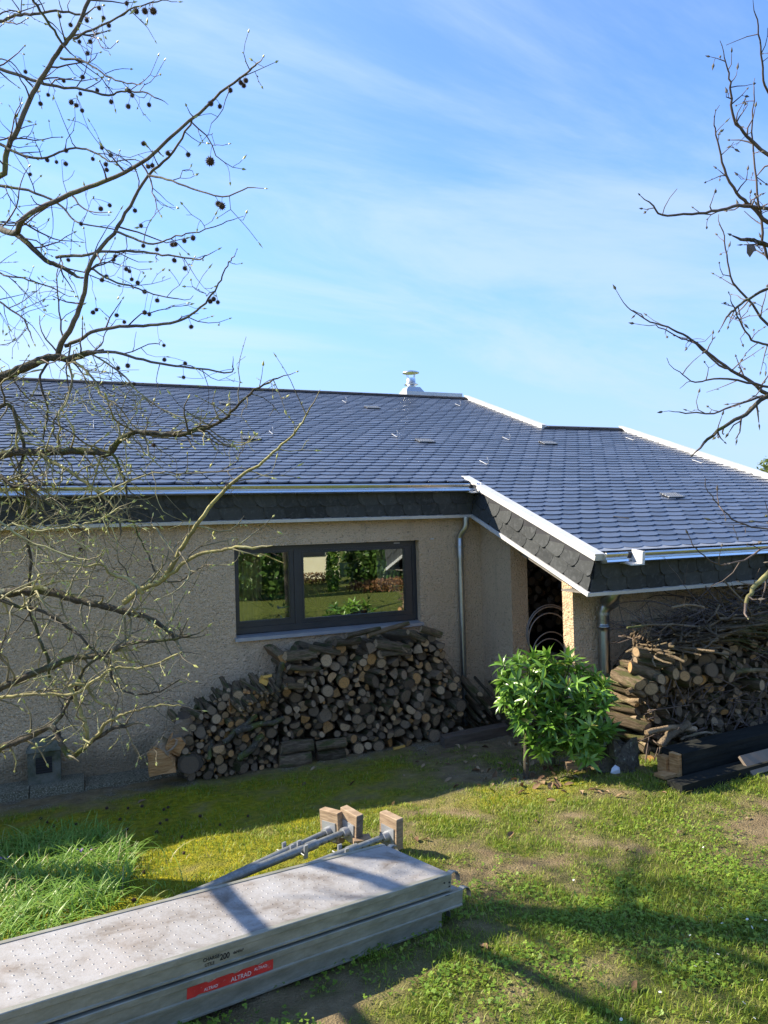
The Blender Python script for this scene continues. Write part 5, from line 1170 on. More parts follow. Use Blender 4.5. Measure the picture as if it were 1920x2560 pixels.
# ------------------------------------------------------------------ bare trees
class Tree:
    def __init__(s, twig_mats):
        s.tw = Acc(); s.nodes = []; s.mats = twig_mats
    def bud(s, p, d, L=.012, r=.0035, m=1):
        d = d.normalized(); u = d.orthogonal().normalized(); v = d.cross(u); q = [p + d * L * .4 + (u * math.cos(a) + v * math.sin(a)) * r for a in (0, 1.57, 3.14, 4.71)]
        s.tw.add([p] + q + [p + d * L], [(0, 2, 1), (0, 3, 2), (0, 4, 3), (0, 1, 4), (5, 1, 2), (5, 2, 3), (5, 3, 4), (5, 4, 1)], m)
    def twig(s, p, d, L, r, level, curl=.25, wig=.22, bud=.8, m=0, seglen=.04, bend=None):
        n = max(3, int(L / seglen)); pts = [p.copy()]; st = L / n; ds = [d]
        for i in range(n):
            f = i / n; d = (d + Vector((random.gauss(0, wig), random.gauss(0, wig), random.gauss(0, wig) + curl * (f - .35)))).normalized()
            p = p + d * st; pts.append(p.copy()); ds.append(d)
        rad = [max(.0011, r * (1 - .6 * i / n)) for i in range(n + 1)]
        s.tw.tube(pts, rad, 5 if r > .004 else 4, m, cap=False); s.nodes += pts[1::2]
        if random.random() < bud: s.bud(pts[-1], ds[-1], random.uniform(.014, .036), random.uniform(.003, .006))
        for i in range(1, n):
            if level > 0 and random.random() < (.62 if level > 1 else .42):
                a = Vector((random.gauss(0, 1), random.gauss(0, 1), random.gauss(0, .8))); a = (a - ds[i] * a.dot(ds[i])).normalized()
                s.twig(pts[i], (ds[i] * random.uniform(.4, .9) + a).normalized(), L * random.uniform(.22, .55) * (1 - .4 * i / n), rad[i] * .62, level - 1, curl, wig * 1.15, bud, m)
            elif random.random() < .22: s.bud(pts[i], (ds[i] + Vector((random.gauss(0, .7), random.gauss(0, .7), .4))).normalized(), random.uniform(.007, .013), .0024, 1 if random.random() < .6 else m)
def smooth_pts(P, Rr, sub=3, jit=0.0):
    out, rr = [], []; n = len(P)
    for i in range(n - 1):
        p0, p1, p2, p3 = P[max(i - 1, 0)], P[i], P[i + 1], P[min(i + 2, n - 1)]
        for k in range(sub):
            t = k / sub; q = 0.5 * ((2 * p1) + (p2 - p0) * t + (2 * p0 - 5 * p1 + 4 * p2 - p3) * t * t + (3 * p1 - p0 - 3 * p2 + p3) * t ** 3)
            out.append(q + Vector((random.gauss(0, jit), random.gauss(0, jit), random.gauss(0, jit)))); rr.append(Rr[i] * (1 - t) + Rr[i + 1] * t)
    out.append(P[-1]); rr.append(Rr[-1]); return out, rr
def limb(tr, root, pxs, d0, d1, w0, w1, mat, start=None, dens=1.0, tl=(.12, .42), lv=1, curl=.25, m=0, name='branch'):
    """pxs traced on the photo; d0..d1 distance from the eye, w0..w1 width in photo pixels"""
    n = len(pxs); P = []; Rr = []
    for i, (px, py) in enumerate(pxs):
        f = i / max(1, n - 1); d = d0 + (d1 - d0) * f; P.append(at_d(px, py, d)); Rr.append((w0 + (w1 - w0) * f) * d / FPX / 2)
    if start is not None:
        s0 = Vector(start); P = [s0, s0.lerp(P[0], .5) + Vector((random.gauss(0, .03), random.gauss(0, .03), random.uniform(0, .08)))] + P; Rr = [Rr[0] * 1.15, Rr[0] * 1.05] + Rr
    Q, rr = smooth_pts(P, Rr, 4, .002); a = Acc(); a.tube(Q, rr, 9 if max(rr) > .012 else 6, 0, rough=.10 if max(rr) > .01 else 0); o = a.build(name, mat, root)
    L = sum((Q[i + 1] - Q[i]).length for i in range(len(Q) - 1)); cnt = int(L / .085 * dens)
    tr.nodes += Q
    for k in range(cnt):
        f = (k + random.random()) / cnt
        if start is not None and f < .18: continue
        i = min(len(Q) - 2, int(f * (len(Q) - 1))); t = (Q[i + 1] - Q[i]).normalized(); b = Vector((random.gauss(0, 1), random.gauss(0, 1), random.gauss(0, .8))); b = (b - t * b.dot(t)).normalized()
        tr.twig(Q[i], (t * random.uniform(.3, 1.0) + b).normalized(), random.uniform(*tl) * (1 - .35 * f), max(.0016 if m == 2 else .0022, min(.0045 if m == 2 else .0050, rr[i] * .55)), lv, curl, wig=.22 if m == 2 else .30, m=m)
    i = len(Q) - 2; tr.twig(Q[-1], (Q[-1] - Q[-3]).normalized(), .08, max(.0012, rr[-1]), 0, .3, m=m)
    return o
def seed_mesh():
    bm = bmesh.new(); bmesh.ops.create_icosphere(bm, subdivisions=2, radius=.72); bm.normal_update()
    vs = list(bm.verts); fs = []
    for v in vs:
        nrm = v.co.normalized(); u = nrm.orthogonal().normalized(); w_ = nrm.cross(u); b = [bm.verts.new(v.co * .96 + (u * math.cos(q) + w_ * math.sin(q)) * .12) for q in (0, 2.1, 4.2)]; t = bm.verts.new(nrm * random.uniform(.98, 1.18) + u * random.uniform(-.05, .05))
        for k in range(3): bm.faces.new((b[k], b[(k + 1) % 3], t))
    me = bpy.data.meshes.new('seed_ball'); bm.to_mesh(me); bm.free(); me.materials.append(M['seedball']); return me
SEED = seed_mesh()
def left_tree():
    base = Vector((-2.0, 6.7, 0)); base.z = gz(base.x, base.y)
    t = thing('sweetgum_tree', 'bare lichened sweetgum at the left hung with dark spiky seed balls', 'tree', base)
    a = Acc(); pts = [base - Vector((0, 0, .1)), base + Vector((0, 0, .3)), base + Vector((.05, -.05, 1.5)), base + Vector((.12, -.1, 3.2)), base + Vector((.16, -.2, 5.2)), base + Vector((.3, -.2, 7.6))]
    Q, rr = smooth_pts(pts, [.26, .19, .165, .14, .11, .05], 4, .008); a.tube(Q, rr, 14, 0, rough=.06); a.build('trunk', M['treebark'], t)
    hubs = []
    for (z, px_, py_, d_, r0) in ((2.4, -230, 1560, 3.3, .06), (3.0, -230, 1000, 3.5, .065), (3.9, -230, 380, 3.8, .06)):
        h_ = at_d(px_, py_, d_); s_ = base + Vector((.1, -.1, z - base.z)); Q, rr = smooth_pts([s_, s_.lerp(h_, .45) + Vector((.1, .15, .12)), h_], [r0, r0 * .8, r0 * .55], 6, .006); a = Acc(); a.tube(Q, rr, 9, 0, rough=.1); a.build('branch', M['treebark'], t); hubs.append(h_)
    def tk(z): return hubs[0] if z < 2.15 else hubs[1] if z < 3.15 else hubs[2]
    def trunk_at(z): return base + Vector((.1, -.1, z - base.z))
    tr = Tree(None); B, Y, TW, G_ = M['treebark'], M['yellowbark'], M['twig'], M['greybark']
    L = lambda *k, **q: limb(tr, t, *k, **q)
    # upper crown, darkened in colour to stand as a silhouette against the sky
    L([(0, 440), (17, 376), (43, 324), (75, 249), (110, 185), (153, 116), (185, 81), (223, 0), (240, -60)], 3.6, 3.3, 14, 8, G_, start=tk(3.6), dens=.8, m=2)
    L([(-60, 540), (0, 570), (38, 582), (64, 544), (139, 503), (220, 469), (312, 431), (370, 393), (474, 301), (555, 231), (613, 185), (641, 159)], 3.6, 2.75, 17, 4, G_, start=tk(3.2), dens=.62, m=2)
    L([(38, 582), (69, 608), (116, 651), (150, 665), (185, 686)], 3.55, 3.4, 15, 9, B, dens=.8, m=2)
    L([(145, 885), (153, 856), (179, 816), (203, 758), (214, 706), (231, 648), (284, 584), (324, 515), (370, 440), (422, 394), (463, 330), (480, 301)], 3.5, 3.0, 15, 4, G_, dens=.62, m=2)
    L([(-80, 965), (0, 943), (35, 932), (87, 906), (133, 894), (174, 897), (220, 882)], 3.5, 3.45, 27, 15, B, start=tk(2.8), dens=.9, m=2)
    L([(162, 865), (197, 851), (231, 830), (301, 816), (376, 813), (440, 804), (480, 787), (521, 747), (547, 709), (564, 674), (579, 645)], 3.5, 3.1, 10, 3, G_, dens=.62, m=2)
    L([(214, 880), (289, 882), (359, 900), (440, 914), (503, 923), (573, 932), (582, 914)], 3.45, 3.2, 8, 3, G_, dens=.7, m=2)
    L([(-60, 160), (0, 174), (58, 191), (127, 214), (191, 223), (272, 237), (312, 229), (359, 231), (394, 246)], 3.7, 3.3, 9, 3, G_, start=tk(4.4), dens=.7, m=2)
    L([(75, -20), (93, 17), (127, 64), (156, 110)], 3.4, 3.4, 7, 6, B, dens=.6, m=2)
    L([(153, 145), (197, 148), (243, 174), (289, 200), (341, 211)], 3.4, 3.2, 6, 3, G_, dens=.7, m=2)
    L([(185, 98), (231, 75), (289, 46), (336, 20), (405, 0)], 3.35, 3.1, 7, 3, G_, dens=.8, m=2)
    L([(-50, 340), (0, 359), (46, 385), (104, 396), (162, 376), (203, 370), (249, 388), (278, 405), (324, 399)], 3.6, 3.3, 8, 3, G_, start=tk(3.7), dens=.7, m=2)
    L([(-50, 440), (0, 463), (69, 475), (145, 509), (179, 544), (203, 558), (284, 573)], 3.6, 3.3, 8, 3, G_, start=tk(3.5), dens=.7, m=2)
    L([(370, 440), (417, 448), (480, 472), (555, 492), (619, 469)], 3.05, 2.75, 6, 3, G_, dens=.35, m=2)
    L([(289, 579), (347, 602), (394, 608), (440, 590), (498, 579), (567, 553)], 3.2, 3.0, 6, 2.5, G_, dens=.6, m=2)
    L([(139, 642), (203, 637), (272, 628), (359, 631), (422, 639), (492, 648), (515, 639)], 3.4, 3.1, 8, 3, G_, dens=.7, m=2)
    L([(226, 671), (278, 700), (336, 718), (382, 735), (446, 747)], 3.3, 3.15, 6, 2.5, G_, dens=.7, m=2)
    L([(-40, 60), (0, 55), (40, 38), (87, 36), (140, 28), (200, 36)], 3.8, 3.6, 9, 5, G_, start=tk(4.9), dens=.8, m=2)
    L([(-40, 750), (0, 757), (30, 775), (60, 800), (75, 830)], 3.6, 3.5, 6, 4, G_, start=tk(3.0), dens=1.1, m=2)
    L([(-30, 690), (20, 690), (70, 700), (110, 712), (150, 730)], 3.7, 3.5, 5, 3, G_, start=tk(3.1), dens=1.1, m=2)
    # crown in front of the roof
    L([(-60, 1150), (0, 1141), (48, 1129), (121, 1131), (193, 1127), (231, 1129), (270, 1136), (299, 1102), (338, 1081), (376, 1081), (434, 1088), (482, 1078), (530, 1064), (569, 1040), (608, 1001), (646, 967), (694, 946)], 3.3, 2.9, 22, 4, B, start=tk(2.5), dens=2.16)
    L([(96, 1131), (125, 1151), (169, 1175), (212, 1204), (251, 1233), (280, 1262), (300, 1310)], 3.2, 3.05, 11, 5, Y, dens=2.29)
    L([(120, 905), (100, 950), (115, 1000), (118, 1050), (108, 1100)], 3.45, 3.3, 7, 4, B, dens=2.54, curl=-.1)
    L([(170, 900), (180, 950), (165, 1000), (140, 1040), (135, 1080), (150, 1110)], 3.4, 3.3, 6, 4, TW, dens=2.79, curl=-.1)
    L([(180, 900), (230, 940), (255, 990), (290, 1010), (330, 1060), (380, 1110)], 3.4, 3.2, 6, 3, TW, dens=2.29, curl=-.05)
    L([(230, 885), (300, 930), (345, 980), (400, 1020), (470, 1050)], 3.4, 3.2, 5, 3, TW, dens=2.03)
    L([(-30, 1020), (20, 1010), (45, 1060), (60, 1120), (50, 1180), (70, 1240), (72, 1310), (70, 1358), (77, 1406), (72, 1454), (76, 1530), (100, 1600), (118, 1640), (125, 1700)], 3.3, 3.2, 10, 8, B, start=tk(2.7), dens=1.90)
    L([(280, 1136), (300, 1170), (312, 1205), (318, 1260), (335, 1310), (360, 1370), (388, 1430)], 3.05, 2.95, 7, 3, B, dens=2.29, curl=-.05)
    L([(-40, 1180), (0, 1190), (30, 1215), (60, 1215), (110, 1250), (160, 1290), (210, 1330)], 3.2, 3.0, 12, 4, B, start=tk(2.3), dens=2.54)
    L([(-20, 1315), (30, 1310), (90, 1325), (150, 1320), (215, 1310), (265, 1290), (288, 1275)], 3.0, 2.85, 5, 3, TW, start=tk(2.2), dens=2.03)
    L([(190, 1250), (240, 1240), (330, 1200), (400, 1180), (460, 1185), (540, 1180), (575, 1175)], 3.0, 2.85, 5, 2.5, TW, dens=1.78)
    # sunlit young limb in front of the wall
    L([(310, 1507), (352, 1474), (400, 1454), (434, 1406), (463, 1353), (501, 1300), (545, 1242), (598, 1194), (646, 1163), (694, 1122), (733, 1086), (762, 1045), (776, 1018)], 2.95, 2.6, 15, 3, Y, dens=0.75)
    L([(400, 1452), (434, 1430), (463, 1404), (506, 1385), (554, 1375), (588, 1368), (641, 1369)], 2.9, 2.7, 10, 7, Y, dens=1.03)
    L([(357, 1483), (338, 1464), (315, 1445), (275, 1435), (258, 1412), (215, 1415), (180, 1410)], 2.9, 2.8, 11, 4, Y, dens=1.14)
    L([(-80, 1488), (0, 1484), (60, 1478), (116, 1478), (180, 1495), (231, 1508), (290, 1522), (340, 1535), (375, 1545), (420, 1575), (440, 1600)], 3.1, 2.9, 27, 9, B, start=tk(1.9), dens=2.04)
    L([(-20, 1290), (60, 1345), (130, 1375), (200, 1397), (240, 1395)], 2.9, 2.8, 6, 3, TW, dens=1.37)
    L([(0, 1500), (50, 1515), (110, 1530), (170, 1570), (200, 1590), (250, 1640), (290, 1680)], 3.0, 2.9, 10, 5, B, dens=1.82)
    L([(-60, 1745), (0, 1720), (69, 1690), (130, 1665), (180, 1645), (240, 1640), (300, 1618), (350, 1605), (420, 1600), (480, 1588)], 3.1, 2.85, 20, 5, B, start=tk(1.5), dens=1.70)
    L([(-60, 1755), (0, 1745), (60, 1738), (120, 1736), (185, 1735), (240, 1700), (285, 1670), (345, 1670), (400, 1655), (455, 1630)], 2.95, 2.75, 9, 4, Y, dens=1.37)
    L([(185, 1735), (205, 1680), (240, 1650), (268, 1640), (280, 1690), (300, 1720), (340, 1735), (400, 1728), (450, 1698)], 2.95, 2.8, 8, 4, B, dens=1.59)
    # lowest mossy limb with its elbow
    L([(-70, 1890), (0, 1868), (39, 1856), (84, 1835), (127, 1817), (145, 1838), (157, 1865), (175, 1893), (205, 1875), (226, 1856), (256, 1838), (286, 1820), (319, 1814)], 3.0, 2.75, 18, 9, B, start=tk(1.0), dens=0.79, tl=(.08, .22))
    L([(127, 1817), (151, 1790), (168, 1755), (185, 1735)], 2.92, 2.95, 12, 11, B, dens=0.69)
    L([(220, 1862), (217, 1820), (208, 1796), (193, 1760), (185, 1735), (175, 1715), (215, 1715), (240, 1750), (262, 1760)], 2.85, 2.9, 11, 7, Y, dens=1.14)
    L([(226, 1856), (245, 1835), (262, 1810), (300, 1790), (335, 1778), (370, 1768), (410, 1762), (452, 1765)], 2.8, 2.7, 9, 3, Y, dens=1.59)
    # limbs above and behind the picture edge whose shade crosses the lawn
    for (z, d) in ((5.2, Vector((.9, -.5, .25))), (5.8, Vector((.3, .6, .5))), (6.2, Vector((-.8, -.3, .4))), (6.6, Vector((.5, -.6, .6)))):
        a = Acc(); p = trunk_at(z); d = d.normalized(); pts = [p]
        for i in range(6):
            d = (d + Vector((random.gauss(0, .15), random.gauss(0, .15), random.gauss(.02, .1)))).normalized(); p = p + d * (.30 if z < 6 else .36); 
            q = proj(p)
            pts.append(p.copy())
        rr = [.055 * (1 - .13 * i) for i in range(7)]; a.tube(pts, rr, 8, 0); a.build('branch', M['treebark'], t)
        for i in range(1, 7):
            for _ in range(3): tr.twig(pts[i], Vector((random.gauss(0, 1), random.gauss(0, 1), random.gauss(.2, .6))).normalized(), random.uniform(.3, .6), .006, 1)
    # the crown to the left of the picture, whose twigs dapple the lawn
    cr = Tree(None); made = 0
    while made < 62:
        z = random.uniform(4.2, 7.4); p = trunk_at(z) + Vector((random.gauss(0, .35), random.gauss(.2, .5), 0)); d = Vector((random.gauss(-.1, .8), random.gauss(.1, .8), random.gauss(.25, .45))).normalized(); L = random.uniform(.7, 1.4)
        e = p + d * L; u, v, dd = proj(e); u0, v0, d0 = proj(p)
        if dd > .5 and max(u, u0) > -170: continue
        st_ = trunk_at(z - .35); cr.tw.tube([st_, st_.lerp(p, .6) + Vector((0, 0, -.03)), p], [.028, .022, .016], 6, 0)
        cr.twig(p, d, L, .015, 2, .2, .16, .3, 0, .09); made += 1
    o = cr.tw.build('upper_twigs', [M['greybark'], M['bud']], t); o['kind'] = 'stuff'
    # seed balls hang from the nearest twig
    z1 = [(428, 35), (547, 15), (588, 48), (626, 48), (662, 48), (375, 88), (305, 108), (447, 78), (258, 70), (470, 110), (390, 180), (343, 180), (378, 230), (345, 260), (110, 310), (275, 350), (357, 333), (347, 405), (208, 410), (175, 448), (308, 442), (330, 455), (355, 478), (420, 390), (557, 392), (571, 412), (480, 440), (554, 460), (644, 453), (1062, 348), (1040, 357), (1053, 370), (995, 390), (910, 447), (950, 460), (440, 638), (478, 670), (620, 620), (725, 662), (908, 697), (813, 668), (640, 720), (658, 715), (285, 650), (204, 692), (244, 700), (284, 708), (401, 687), (457, 710), (461, 734), (130, 753), (942, 880), (958, 890), (435, 902), (474, 887), (583, 910), (609, 975), (350, 967), (619, 1062), (678, 1078), (745, 1057), (757, 1055), (796, 1040), (834, 1028), (753, 1125), (799, 1160), (295, 1123), (497, 1107), (491, 1122), (545, 1162), (559, 1172), (569, 1207), (595, 1222), (440, 1210), (460, 1195), (625, 1260), (679, 1298), (417, 1338), (402, 1350), (504, 1362), (537, 1391), (625, 1350), (645, 1358), (908, 1302), (923, 1292), (941, 1306), (826, 1412), (708, 1492), (710, 1554), (800, 1570), (793, 1630), (510, 1590), (552, 1580)]
    px = [(x / 1.728, y / 1.728) for x, y in z1] + [(335, 960), (384, 1113), (437, 1085), (568, 1217), (202, 1373), (245, 1340), (100, 1415)]
    big = {(908, 697): .021, (958, 890): .017, (942, 880): .013, (662, 48): .017, (626, 48): .015, (588, 48): .015}
    ns = np.array([list(p) for p in tr.nodes]); rel = ns - np.array([0, 0, EZ]); cz_ = rel @ np.stack([AX, AY, AZ]); dep = cz_[:, 2]; sx = 960 + FPX * cz_[:, 0] / dep; sy = 1280 + FPX * cz_[:, 1] / dep
    st = tr.tw
    for i, (x, y) in enumerate(px[:98]):
        q = (sx - x) ** 2 + (sy - (y - 16)) ** 2 + np.where(sy > y - 4, 2500, 0) + np.where((dep < 2.3) | (dep > 4.2), 1e6, 0); k = int(np.argmin(q)); d = float(dep[k])
        r = big.get(z1[i] if i < len(z1) else None, random.uniform(.0105, .0135)); c = at_d(x, y, d); o = link('seed_ball', SEED, t); o.location = c; o.scale = (r, r, r); o.rotation_euler = (random.random() * 6, random.random() * 6, random.random() * 6)
        p = Vector(tr.nodes[k]); topc = c + Vector((0, 0, r * .8)); st.tube([p, p.lerp(topc, .5) + Vector((0, 0, .004)), topc], .0011, 4, 2, cap=False)
    o = tr.tw.build('twigs', [M['twig'], M['bud'], M['darktwig']], t); o['kind'] = 'stuff'
left_tree()
def right_tree():
    base = at_d(2420, 1700, 3.6); base.z = gz(base.x, base.y)
    t = thing('fruit_tree', 'bare dark twigged tree reaching in from the right edge', 'tree', base)
    a = Acc(); pts = [base - Vector((0, 0, .1)), base + Vector((0, 0, .6)), base + Vector((-.04, .03, 1.6)), base + Vector((-.1, .05, 2.6)), base + Vector((-.12, .1, 4.2))]
    Q, rr = smooth_pts(pts, [.13, .10, .085, .07, .03], 4, .006); a.tube(Q, rr, 12, 0, rough=.06); a.build('trunk', M['treebark'], t)
    tr = Tree(None); B, DT = M['treebark'], M['darktwig']
    def L(pxs, d0, d1, w0, w1, mat, z, dens=.9, tl=(.06, .19), lv=1, **k): return limb(tr, t, pxs, d0, d1, w0, w1, mat, start=base + Vector((-.08, .04, z)) if z else None, dens=dens, tl=tl, lv=lv, curl=.3, **k)
    L([(2050, 470), (1920, 388), (1869, 341), (1834, 295), (1828, 231), (1822, 185), (1811, 145)], 3.3, 3.1, 11, 3, DT, 3.3)
    L([(2060, 600), (1920, 556), (1886, 521), (1851, 492), (1816, 440), (1796, 370), (1785, 313)], 3.3, 3.1, 12, 3, DT, 3.1)
    L([(2050, 530), (1920, 521), (1845, 515), (1793, 527), (1730, 535), (1654, 538), (1634, 515)], 3.2, 2.9, 10, 4, DT, 3.0, .4)
    L([(2020, 640), (1920, 614), (1886, 602), (1863, 599)], 3.2, 3.1, 12, 9, B, 2.9, .3)
    L([(2050, 690), (1920, 723), (1863, 752), (1834, 775), (1816, 793)], 3.2, 3.1, 9, 5, B, 2.8, .5)
    L([(2040, 900), (1920, 810), (1874, 752), (1834, 706), (1816, 637), (1808, 579)], 3.3, 3.15, 8, 3, DT, 2.7, .6)
    L([(2000, 720), (1920, 640), (1905, 560), (1890, 450), (1880, 330), (1885, 235)], 3.4, 3.2, 9, 3, DT, 2.9, .6)
    L([(1990, 300), (1920, 230), (1905, 170), (1900, 100), (1890, 40)], 3.3, 3.1, 7, 3, DT, 3.6, .5)
    L([(2040, 1040), (1920, 985), (1886, 960), (1828, 926), (1770, 880), (1730, 851), (1683, 822), (1625, 804), (1568, 767)], 3.2, 2.7, 11, 2.5, DT, 2.4, .55)
    L([(1828, 926), (1790, 905), (1740, 860), (1690, 840), (1640, 812)], 3.0, 2.8, 6, 2.5, DT, 0, .4)
    L([(2040, 1000), (1960, 985), (1914, 992), (1865, 1035), (1810, 1066), (1761, 1106)], 3.0, 2.75, 14, 7, B, 2.3, .8)
    L([(1908, 992), (1841, 1011), (1785, 1032), (1699, 1030)], 2.95, 2.8, 7, 3, DT, 0, .9)
    L([(1960, 975), (1890, 960), (1800, 945), (1740, 955), (1700, 930)], 3.0, 2.8, 7, 2.5, DT, 0, 1.0)
    L([(2000, 880), (1920, 860), (1880, 850), (1850, 800), (1830, 760)], 3.1, 2.9, 7, 3, DT, 2.6, .7)
    L([(2020, 1350), (1920, 1324), (1847, 1306), (1798, 1263), (1779, 1238)], 2.7, 2.6, 5, 2.5, DT, 1.6, .3)
    L([(2030, 1330), (1920, 1367), (1860, 1400), (1822, 1410), (1785, 1407), (1742, 1373)], 2.7, 2.55, 6, 3, DT, 1.5, .25)
    L([(2020, 1380), (1920, 1435), (1884, 1472), (1865, 1509)], 2.6, 2.5, 15, 9, M['yellowbark'], 1.4, .3)
    tr.tw.build('twigs', [M['darktwig'], M['greybark']], t)['kind'] = 'stuff'
    a = Acc(); c = at_d(1876, 622, 3.05)
    a.add([c + Vector(v) for v in ((-.02, 0, .015), (.03, .005, .02), (.035, 0, -.005), (.012, -.006, -.012), (.0, .004, -.035), (-.022, 0, -.02))], [(0, 1, 3), (1, 2, 3), (0, 3, 4), (0, 4, 5)]); a.build('dead_leaf', M['darktwig'], t)
right_tree()

# ------------------------------------------------------------------ grass
def visible(x, y, mar=30):
    z = terr(x, y) - EZ; c = np.stack([x * AX[i] + y * AY[i] + z * AZ[i] for i in range(3)]); u = 960 + FPX * c[0] / c[2]; v = 1280 + FPX * c[1] / c[2]
    return (c[2] > .5) & (u > -mar) & (u < 1920 + mar) & (v < 2560 + 60)
def blades(name, x, y, h, wd, bend, tint, mat, label, segs=2):
    n = len(x); z = terr(x, y) + bump(x, y) - .004; an = RNG.uniform(0, 6.283, n); d = np.stack([np.cos(an), np.sin(an), np.zeros(n)], 1); s = np.stack([-np.sin(an), np.cos(an), np.zeros(n)], 1); b = np.stack([x, y, z], 1); V = []
    ts = np.linspace(0, 1, segs + 1)
    for k, t in enumerate(ts):
        c = b + d * (h * bend * t ** 2)[:, None] + np.array([0, 0, 1.0]) * (h * (t - .35 * np.minimum(bend, 1.3) * t ** 2.5))[:, None]
        if k == segs: V.append(c[:, None])
        else: q = (wd * (1 - .55 * t ** 1.5) * .5)[:, None]; V.append(np.stack([c - s * q, c + s * q], 1))
    V = np.concatenate(V, 1); m = V.shape[1]; tri = []
    for k in range(segs - 1): a = 2 * k; tri += [(a, a + 1, a + 3), (a, a + 3, a + 2)]
    a = 2 * (segs - 1); tri.append((a, a + 1, a + 2)); T = (np.array(tri)[None] + (np.arange(n) * m)[:, None, None]).reshape(-1, 3)
    o = link(name, np_tris(name, V.reshape(-1, 3), T, mat, np.repeat(tint, m))); return tag(o, label, 'grass', kind='stuff')
def make_grass():
    N = 330000; x = RNG.uniform(-1.4, 8.2, N); y = RNG.uniform(2.3, 7.6, N); k = visible(x, y); x, y = x[k], y[k]
    g, m, v = ground_masks(x, y); p = np.clip(g * 1.25 - .12, 0, 1) ** 1.2; p = np.where(m > .45, p * .35 + .03, p) * np.where(y > 5.8, .8, 1) + .02
    q = fbm(x * 5, y * 5, 77); k = RNG.random(len(x)) < p * (.25 + 1.2 * q); x, y, g, q = x[k], y[k], g[k], q[k]; n = len(x)
    far = sstep(3.0, 6.0, y)
    h = RNG.uniform(.016, .042, n) * (.55 + .8 * g) * np.where(RNG.random(n) < .06, 1.7, 1); wd = RNG.uniform(.0028, .0052, n) * (1 + .35 * far); t = np.clip(RNG.normal(.42, .22, n) + (.5 - q) * .5 + .18 * (1 - g), 0, 1)
    t = np.where(RNG.random(n) < .16, RNG.uniform(.88, 1, n), t)
    blades('lawn_grass', x, y, h, wd, RNG.uniform(.2, 1.1, n), t, M['grass'], 'short patchy lawn grass')
    # long grass at the left behind the planks
    N = 22000; x = RNG.uniform(-1.6, .75, N); y = RNG.uniform(3.6, 6.6, N)
    P = [gp(*c) for c in ((-60, 2075), (0, 2062), (150, 2052), (265, 2085), (345, 2140), (330, 2200), (290, 2270), (170, 2330), (60, 2370), (-60, 2390))]
    ins = np.zeros(N, bool); m = len(P)
    for i in range(m):
        a, b = P[i], P[(i + 1) % m]; c = ((a.y > y) != (b.y > y)) & (x < (b.x - a.x) * (y - a.y) / (b.y - a.y + 1e-12) + a.x); ins ^= c
    pr = np.where(ins, .18 + .55 * fbm(x * 3, y * 3, 91), 0.004 * ((x < .9) & (y < 5.9))); k = RNG.random(N) < pr; x, y = x[k], y[k]; n = len(x)
    blades('tall_grass', x, y, RNG.uniform(.08, .21, n), RNG.uniform(.006, .0115, n), RNG.uniform(.4, 1.7, n), np.clip(RNG.normal(.5, .25, n), 0, 1), M['tallgrass'], 'long arching grass growing behind the planks at the left', 6)
    # clover and small weeds in the near lawn
    N = 90000; x = RNG.uniform(.2, 6.5, N); y = RNG.uniform(2.4, 5.2, N); k = visible(x, y); x, y = x[k], y[k]; q = fbm(x * 2.6, y * 2.6, 55); g, m_, v_ = ground_masks(x, y)
    k = RNG.random(len(x)) < np.clip((q - .40) * 2.6, 0, 1) * sstep(4.9, 3.3, y) * np.clip(g * 1.6, 0, 1); x, y, q = x[k], y[k], q[k]; n = len(x); z = terr(x, y) + bump(x, y) + RNG.uniform(.006, .034, n)
    an = RNG.uniform(0, 6.283, n); C = np.stack([x, y, z], 1); V = []; tri = []
    r = RNG.uniform(.003, .0068, n); tilt = RNG.normal(0, .35, (n, 2))
    for l in range(3):
        a = an + l * 2.094; cc = C + np.stack([np.cos(a) * r, np.sin(a) * r, np.cos(a) * r * tilt[:, 0] + np.sin(a) * r * tilt[:, 1]], 1)
        for j in range(5):
            b = a + math.pi + j * 1.2566; dx, dy = np.cos(b) * r * .95, np.sin(b) * r * .95; V.append(cc + np.stack([dx, dy, dx * tilt[:, 0] + dy * tilt[:, 1] + r * .12], 1))
        o = l * 5; tri += [(o, o + 1, o + 2), (o, o + 2, o + 3), (o, o + 3, o + 4)]
    V = np.stack(V, 1).reshape(-1, 3); T = (np.array(tri)[None] + (np.arange(n) * 15)[:, None, None]).reshape(-1, 3)
    tag(link('clover', np_tris('clover', V, T, M['clover'], np.repeat(np.clip(RNG.normal(.5, .25, n), 0, 1), 15))), 'low clover leaves through the near lawn', 'clover', kind='stuff')
make_grass()
